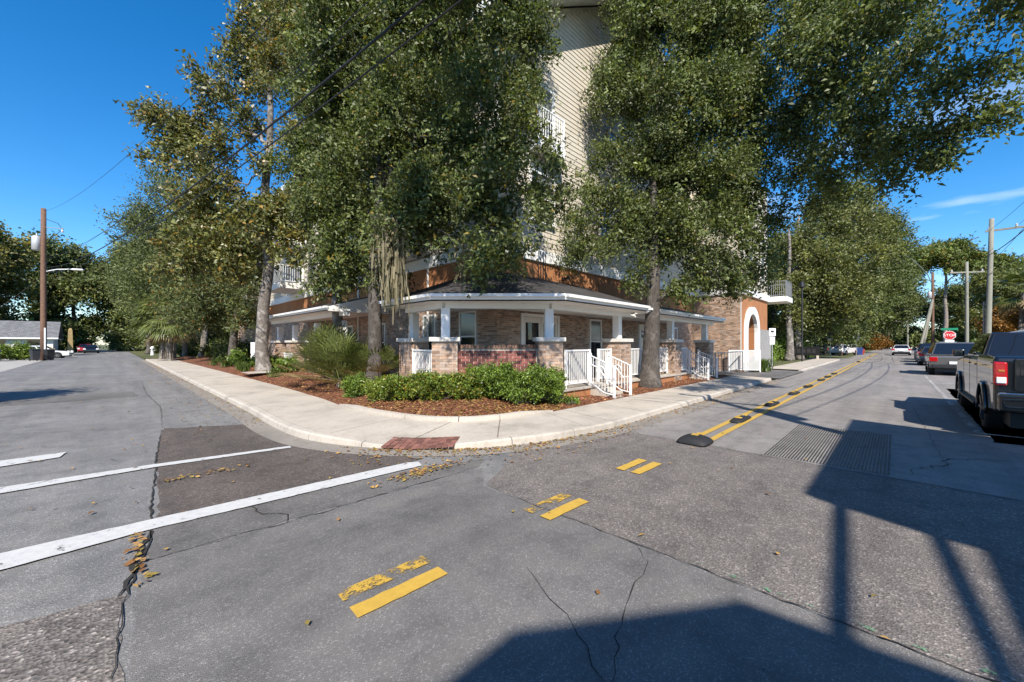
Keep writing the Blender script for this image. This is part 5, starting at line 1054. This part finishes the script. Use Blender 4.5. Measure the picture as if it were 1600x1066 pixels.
MB().tube([(.5,.3,8.9),(.3,.75,8.7),(.4,.6,8.2),(.3,.2,7.9)], .03, 5).build('jumper_cable', 'wire', P1); MB().tube([(.2,.12,0),(.32,.1,4.5)], .05, 6).build('conduit', 'grey_metal', P1)
P2 = pole('straight pale utility pole with crossarm between the leaning pole and the stop sign', 52.0, -4.4, 8.8, .13, .10, 'pole_grey', (0,0), (7.9, 2.4, R(-60), .5))
P3 = pole('brown utility pole with twin leaning grey braces far along the main road', 87.5, -4.0, 12.5, .2, .15, 'pole_brown', (0,0), None, (8.6, R(120), .9))
MB().tube([(0,0,8.5),(-2.4,1.6,0)], .16, 8).build('brace', 'pole_grey', P3); MB().tube([(0,0,8.3),(-1.4,1.2,0)], .15, 8).build('brace', 'pole_grey', P3)
MB().tube([(0,0,10.5),(-.6,.6,12.4),(-2.0,2.1,14.4),(-3.4,3.3,15.6)], .06, 6).build('lamp_arm', 'grey_metal', P3)
P4 = pole('thin far utility pole with lamp arm at the bend of the main road', 120, -1.8, 9, .16, .12, 'pole_grey', (0,0), (6.5, 2.2, R(110), .9))
def wirerun(label, a, b, sag, r=.012, group=None, n_=40):
    a, b = Vector(a), Vector(b); P = []
    for i in range(n_+1): t = i/n_; q = a.lerp(b, t); q.z -= sag*4*t*(1-t); P.append(q-a)
    mb = MB().tube(P, r, 5, cap=False); o = mb.build('power_line', 'wire', None, a); tag(o, label, 'cable', group)
Gw = 'thin lines from the brown pole over the street corner'
wirerun('thickest dark cable slung from the brown pole over the corner oak', (-4.9,62.1,9.5), (NPx,NPy,8.4), 1.76, .026)
wirerun('second heavy cable hanging just below the thickest one over the corner', (-4.9,62.1,9.0), (NPx,NPy,7.85), 1.7, .016)
for z0_, z1_, sg, dx in ((10.3,9.25,1.7,0),(10.5,9.7,1.7,.5),(15.2,10.2,1.6,0)): wirerun('thin line from the brown pole over the street corner', (-4.9,62.1,z0_), (NPx+dx,NPy+dx,z1_), sg, .009, Gw)
for z0_, z1_, dy in ((9.9,9.4,-1),(9.9,9.4,-.1),(9.9,9.4,1)): wirerun('line from the leaning grey pole toward the unseen building', (40.9,-4.6+dy*-1.2-1.2,z1_), (NPx,NPy+dy,z0_), .8, .010, 'lines of the leaning grey pole')
for z0_, z1_, r_2 in ((8.0,7.6,.022),(7.3,6.3,.018)): wirerun('heavy cable from the leaning grey pole toward the unseen building', (40.8,-4.45,z1_), (NPx,NPy,z0_), .8, r_2, 'heavy cables of the leaning pole')
for z0_, z1_, dy in ((9.4,8.2,-1.5),(8.0,7.0,0),(6.2,6.0,0)): wirerun('line strung between the two grey poles', (40.8,-4.5+dy,z0_), (52,-4.4+dy*.6,z1_), .25, .014, 'lines between the grey poles')
for z0_, z1_, dy in ((8.2,11,-1),(7.0,8.5,0),(6.0,7.0,0)): wirerun('line strung from the straight grey pole to the brown braced pole', (52,-4.4+dy,z0_), (87.5,-4,z1_), .5, .016, 'lines to the braced pole')
wirerun('span crossing the main road from the braced pole into the oaks', (87.5,-4,7.6), (84,16,6.0), .4, .025); wirerun('span from the braced pole toward the white roofed house', (87.5,-4,7.6), (92,-26,8.5), .5, .025)
wirerun('guy wire slanting down from the brown pole', (-4.95,62.2,8.6), (-9.5,62.2,3.0), .05, .014)
# ================================================================== signs, bins, small street furniture
def text(parent, body, size, m, loc, rz, name='lettering'):
    cu = bpy.data.curves.new(name, 'FONT'); cu.body = body; cu.size = size; cu.align_x = 'CENTER'; cu.align_y = 'CENTER'; cu.extrude = .003
    tmp = bpy.data.objects.new('tmp', cu); col.objects.link(tmp); dg = bpy.context.evaluated_depsgraph_get(); me = bpy.data.meshes.new_from_object(tmp.evaluated_get(dg))
    bpy.data.objects.remove(tmp); me.materials.clear(); me.materials.append(MATS[m]); o = link(name, me, parent, loc); o.rotation_euler = (R(90), 0, rz); return o
def octo(r_2): return [(r_2*math.cos(R(22.5+45*i)), r_2*math.sin(R(22.5+45*i))) for i in range(8)]
ss = empty('stop_sign', (56.6,-3.7,0), 'red octagonal stop sign under a green street name blade', 'sign', rz=R(-90+6))
MB().tube([(0,.03,-.1),(0,.03,3.2)], .035, 6).build('post', 'sign_back', ss)
MB().extr([(p[0], p[1]+2.5) for p in octo(.44)], 'y', -.012, 0).build('border', 'sign_white', ss); MB().extr([(p[0], p[1]+2.5) for p in octo(.405)], 'y', -.018, -.0125).build('face', 'sign_red', ss)
text(ss, 'STOP', .34, 'sign_white', (0,-.022,2.5), 0); MB().box(-.55,.55,-.012,.012,3.0,3.2).build('name_blade', 'sign_green', ss); MB().box(-.3,.3,-.012,0,1.75,2.05).build('lower_plate', 'sign_white', ss)
o = empty('stop_sign', (73.5,4.0,0), 'grey back of an octagonal sign on a post across the side road', 'sign', rz=R(90)); MB().tube([(0,.03,-.1),(0,.03,2.9)], .04, 6).build('post', 'sign_back', o); MB().extr([(p[0], p[1]+2.6) for p in octo(.44)], 'y', -.012, 0).build('face', 'sign_back', o)
o = empty('parking_sign', (27.2,5.2,.05), 'small white parking sign on a grey post at the driveway', 'sign', rz=R(-60)); MB().tube([(0,.03,-.1),(0,.03,2.5)], .03, 6).build('post', 'sign_back', o); MB().box(-.17,.17,-.012,0,2.1,2.55).build('face', 'sign_white', o, bevel=0); MB().box(-.13,.13,-.012,0,1.6,2.05).build('lower_plate', 'sign_white', o); MB().box(-.08,.08,-.016,-.0125,2.3,2.42).build('mark', 'plastic_black', o)
o = empty('street_sign', (60,5.6,0), 'blue and white sign panel beside the walking person', 'sign', rz=R(-80)); MB().tube([(0,.03,-.1),(0,.03,3.0)], .035, 6).build('post', 'sign_back', o); MB().box(-.3,.3,-.012,0,2.3,3.0).build('face', 'plastic_blue', o); MB().box(-.25,.25,-.018,-.0125,2.05,2.3).build('lower_plate', 'sign_white', o)
o = empty('lamp_post', (42.5,5.9,.1), 'slim dark lamp post beside the pale trunked oaks', 'lamp post'); MB().tube([(0,0,-.1),(0,0,6.5)], .06, 8).build('shaft', 'plastic_black', o); MB().lathe([(.1,6.5),(.2,6.6),(.16,6.95),(.03,7.1)], 'z', 10).build('lantern', 'plastic_black', o)
o = empty('name_sign', (49.5,6.7,0), 'low tan monument sign in front of the undergrowth', 'sign', rz=R(-70)); MB().box(-1.3,1.3,-.1,.1,.5,1.4).build('panel', 'brick_tan', o, bevel=.02); MB().box(-1.2,-1.0,-.08,.08,0,.5).build('leg', 'mortar', o); MB().box(1.0,1.2,-.08,.08,0,.5).build('leg', 'mortar', o)
for i in range(5): MB().box(-1.05+i*.42,-.75+i*.42,-.112,-.1,.75,1.15).build('relief_block', 'interior', o)
def wbin(label, x, y, rz, m, lid, s_=1):
    o = empty('wheelie_bin', (x, y, 0), label, 'bin', rz=rz); lofted('body', [[(-a,-b,z),(a,-b,z),(a,b,z),(-a,b,z)] for a, b, z in ((.23,.26,.06),(.29,.34,.95*s_))], m, o, False, .02)
    lofted('lid', [[(-a,-b,z),(a,-b,z),(a,b,z),(-a,b,z)] for a, b, z in ((.31,.37,.955*s_),(.31,.37,1.0*s_),(.24,.28,1.08*s_))], lid, o, False, .015); MB().tube([(-.22,.38,.9*s_),(-.22,.46,.93*s_),(.22,.46,.93*s_),(.22,.38,.9*s_)], .015, 5).build('handle', m, o)
    for sx in (-.24,.24): MB().lathe([(.1,-.03),(.1,.03)], 'x', 12, (sx,.28,.1)).build('wheel', 'rubber_tyre', o)
wbin('black wheeled bin leaning against the foot of the brown pole', -5.35, 60.6, .4, 'plastic_bin', 'plastic_black', 1.1); wbin('second black wheeled bin just right of the brown pole', -4.5, 61.4, .5, 'plastic_black', 'plastic_black', 1.05)
wbin('grey black wheeled bin at the left end of the yellow green hedge', -7.7, 60.5, .2, 'plastic_bin', 'plastic_bin', 1.15); wbin('blue wheeled bin on the kerb across the side road', 77.5, 3.8, 0, 'plastic_blue', 'plastic_blue'); wbin('red wheeled bin next to the blue bin', 79.5, 3.7, 0, 'plastic_red', 'plastic_red', .8)
def marker(label, x, y, h_):
    o = empty('marker_post', (x, y, 0), label, 'post'); lofted('shaft', [[(r_2*math.cos(R(a)), r_2*math.sin(R(a)), z) for a in range(0,360,36)] for r_2, z in ((.24,0),(.2,.1),(.17,h_*.7),(.25,h_*.75),(.25,h_*.85),(.1,h_))], 'white_trim', o)
    MB().lathe([(.06,-.05),(.06,.3)], 'x', 8, (0,0,h_*.55)).build('outlet', 'white_trim', o)
marker('white hydrant shaped post on the verge below the fan palms', 4.6, 58, 1.4); marker('small white post at the far end of the palm verge', 4.0, 76, 1.3)
o = empty('yard_sign', (7.6,35,.2), 'white notice board under the cedars by the porch', 'sign', rz=R(-60)); MB().box(-.35,.35,-.02,.02,.5,1.6).build('panel', 'sign_white', o); MB().box(-.33,-.27,-.03,-.0,-.1,.5).build('leg', 'white_trim', o); MB().box(.27,.33,-.03,-.0,-.1,.5).build('leg', 'white_trim', o)
o = empty('wooden_post', (-4.2,84,0), 'weathered yellow wooden post beside the far grass', 'post'); lofted('shaft', [[(-a,-a,z),(a,-a,z),(a,a,z),(-a,a,z)] for a, z in ((.3,0),(.26,1.2),(.2,3.6),(.1,3.9))], 'pole_yellow', o, False); MB().box(-.34,.34,-.34,.34,-.05,.15).build('foot', 'concrete_kerb', o)
# ================================================================== the walking person
def person(x, y, rz):
    o = empty('person', (x, y, .12), 'person in white top and pale shorts walking on the far pavement', 'person', rz=rz)
    J = [((0,0,.95),.13),((0,0,1.15),.125),((0,.02,1.38),.14),((0,.02,1.5),.055),((0,.04,1.6),.085),((0,.04,1.70),.075),
         ((-.19,.01,1.41),.055),((-.25,-.1,1.16),.042),((-.24,.05,.95),.035),((-.23,.1,.87),.03),((.19,.01,1.41),.055),((.25,-.02,1.15),.042),((.26,.16,.98),.035),((.26,.2,.91),.03),
         ((-.1,0,.9),.095),((-.1,.16,.5),.065),((-.1,.10,.1),.042),((-.1,.24,.04),.035),((.1,0,.9),.095),((.1,-.1,.5),.065),((.1,-.32,.14),.042),((.1,-.22,.04),.035)]
    E_ = [(0,1),(1,2),(2,3),(3,4),(4,5),(2,6),(6,7),(7,8),(8,9),(2,10),(10,11),(11,12),(12,13),(0,14),(14,15),(15,16),(16,17),(0,18),(18,19),(19,20),(20,21)]
    me = bpy.data.meshes.new('body'); me.from_pydata([j[0] for j in J], E_, []); b = link('body', me, o); b.modifiers.new('skin', 'SKIN')
    for i, j in enumerate(J): me.skin_vertices[0].data[i].radius = (j[1], j[1]*.85)
    me.skin_vertices[0].data[0].use_root = True
    b.modifiers.new('sub', 'SUBSURF').levels = 1; me.materials.append(MATS['skin'])
    lofted('shirt', [[(w_*math.cos(R(a)), d_*math.sin(R(a)), z) for a in range(0,360,30)] for w_, d_, z in ((.2,.15,.92),(.19,.145,1.1),(.23,.155,1.35),(.22,.12,1.46),(.09,.08,1.51))], 'cloth_white', o)
    for s_ in (-1, 1):
        MB().tube([(s_*.18,.01,1.44),(s_*.235,-.06,1.27)], [.085,.075], 8).build('sleeve', 'cloth_white', o, smooth=True); yv = .14 if s_ < 0 else -.09
        MB().tube([(s_*.09,0,.95),(s_*.1,yv*.6,.7),(s_*.1,yv,.52)], [.13,.115,.105], 10).build('shorts_leg', 'cloth_white', o, smooth=True)
        fy = (.2,.05) if s_ < 0 else (-.27,.06); MB().box(s_*.1-.045,s_*.1+.045,fy[0]-.1,fy[0]+.14,0,.09).build('shoe', 'cloth_dark', o, bevel=.02)
    MB().lathe([(.10,1.63),(.115,1.7),(.1,1.77),(.03,1.8)], 'z', 12, (0,.03,0)).build('cap', 'cloth_white', o, smooth=True)
person(63.5, 4.9, R(100))
# ================================================================== houses beyond
def house(label, x, y, rz, L_, D_, H_, rise, wall, roof, over=.5):
    o = empty('house', (x, y, 0), label, 'house', rz=rz); MB().extr([(-D_/2,-.1),(D_/2,-.1),(D_/2,H_),(0,H_+rise),(-D_/2,H_)], 'x', 0, L_).build('wall', wall, o)
    for s_ in (-1, 1):
        a = (s_*(D_/2+over), H_-rise*over/(D_/2)); V = [(-over,a[0],a[1]),(L_+over,a[0],a[1]),(L_+over,0,H_+rise),(-over,0,H_+rise)]
        rf = MB().add(V+[(p[0],p[1],p[2]+.12) for p in V], [(0,1,2,3),(7,6,5,4),(0,4,5,1),(1,5,6,2),(2,6,7,3),(3,7,4,0)]).build('roof', roof, o); MB().bar((-over,a[0],a[1]), (L_+over,a[0],a[1]), .06, .2).build('fascia', 'white_trim', rf)
    for s_ in (-1, 1):
        MB().bar((-over-.02,s_*(D_/2+over),H_-rise*over/(D_/2)), (-over-.02,0,H_+rise), .06, .28).build('barge_board', 'white_trim', o)
        for k in range(3):
            xx = L_*(.15+.3*k); w_ = MB().box(xx,xx+1.3,s_*D_/2-.04,s_*D_/2+.04,1.0,2.3).build('window', 'white_trim', o); MB().box(xx+.08,xx+1.22,s_*D_/2-.05,s_*D_/2+.05,1.08,2.22).build('pane', 'window_glass', w_)
    d = MB().box(-.05,.02,-.5,.5,0,2.1).build('door', 'interior', o); MB().box(-.09,-.05,.3,.38,1.0,1.08).build('handle', 'chrome', d)
    return o
house('low house with grey shingled roof behind the hedge across the side street', -15.2, 86, R(0), 9.5, 7, 2.7, 2.0, 'stucco_white', 'shingle_grey')
house('house with white edged low roof behind the parked cars', 62, -17.5, R(2), 16, 13, 3.1, 2.0, 'stucco_white', 'roof_metal')
# ================================================================== unseen building behind the viewpoint; roof outline and beams shaped to shade the junction
shop = empty('unseen_building', (0,-8,0), 'unseen flat roofed building across the road, roof and beams shaped to cast shade', 'building')
K = (5.1, 5.5)
sh = lambda p: (p[0]-K[0], p[1]-K[1]+8)
RO = [(-6,1.6),(1.66,1.62),(2.9,.75),(3.05,-.48),(5.12,-.50),(5.14,-.17),(5.5,.76),(11.6,.71),(11.1,-1.6),(10.6,-9),(-6,-9)]
MB().prism([sh(p) for p in RO], 6.85, 7.0).build('roof', 'roof_metal', shop)
WO = [(-5.6,.0),(1.2,.0),(2.5,-.9),(10.2,-.9),(10.0,-8.6),(-5.6,-8.6)]
MB().prism([sh(p) for p in WO], 0, 6.84).build('wall', 'stucco_white', shop)
for a, b in (((2.9,.28),(5.8,.5)), ((3.0,-.36),(5.3,-.2))): MB().bar((*sh(a),6.93), (*sh(b),6.93), .085, .085).build('shade_beam', 'white_trim', shop)
for p in ((1.5,1.2),(11.0,.4),(-5.5,1.3)): q = sh(p); MB().box(q[0]-.08,q[0]+.08,q[1]-.08,q[1]+.08,.1,6.84).build('post', 'white_trim', shop)
for u in (3.4, 5.6, 7.8): q = sh((u,-.9)); w_ = MB().box(q[0],q[0]+1.6,q[1]-.02,q[1]+.05,.9,2.6).build('window', 'white_trim', shop); MB().box(q[0]+.08,q[0]+1.52,q[1],q[1]+.06,.98,2.52).build('pane', 'window_glass', w_)
q = sh((-2.0,0)); d = MB().box(q[0],q[0]+1.1,q[1]-.02,q[1]+.05,.12,2.3).build('door', 'door_paint', shop); MB().box(q[0]+.9,q[0]+.95,q[1]+.05,q[1]+.1,1.0,1.2).build('handle', 'chrome', d)
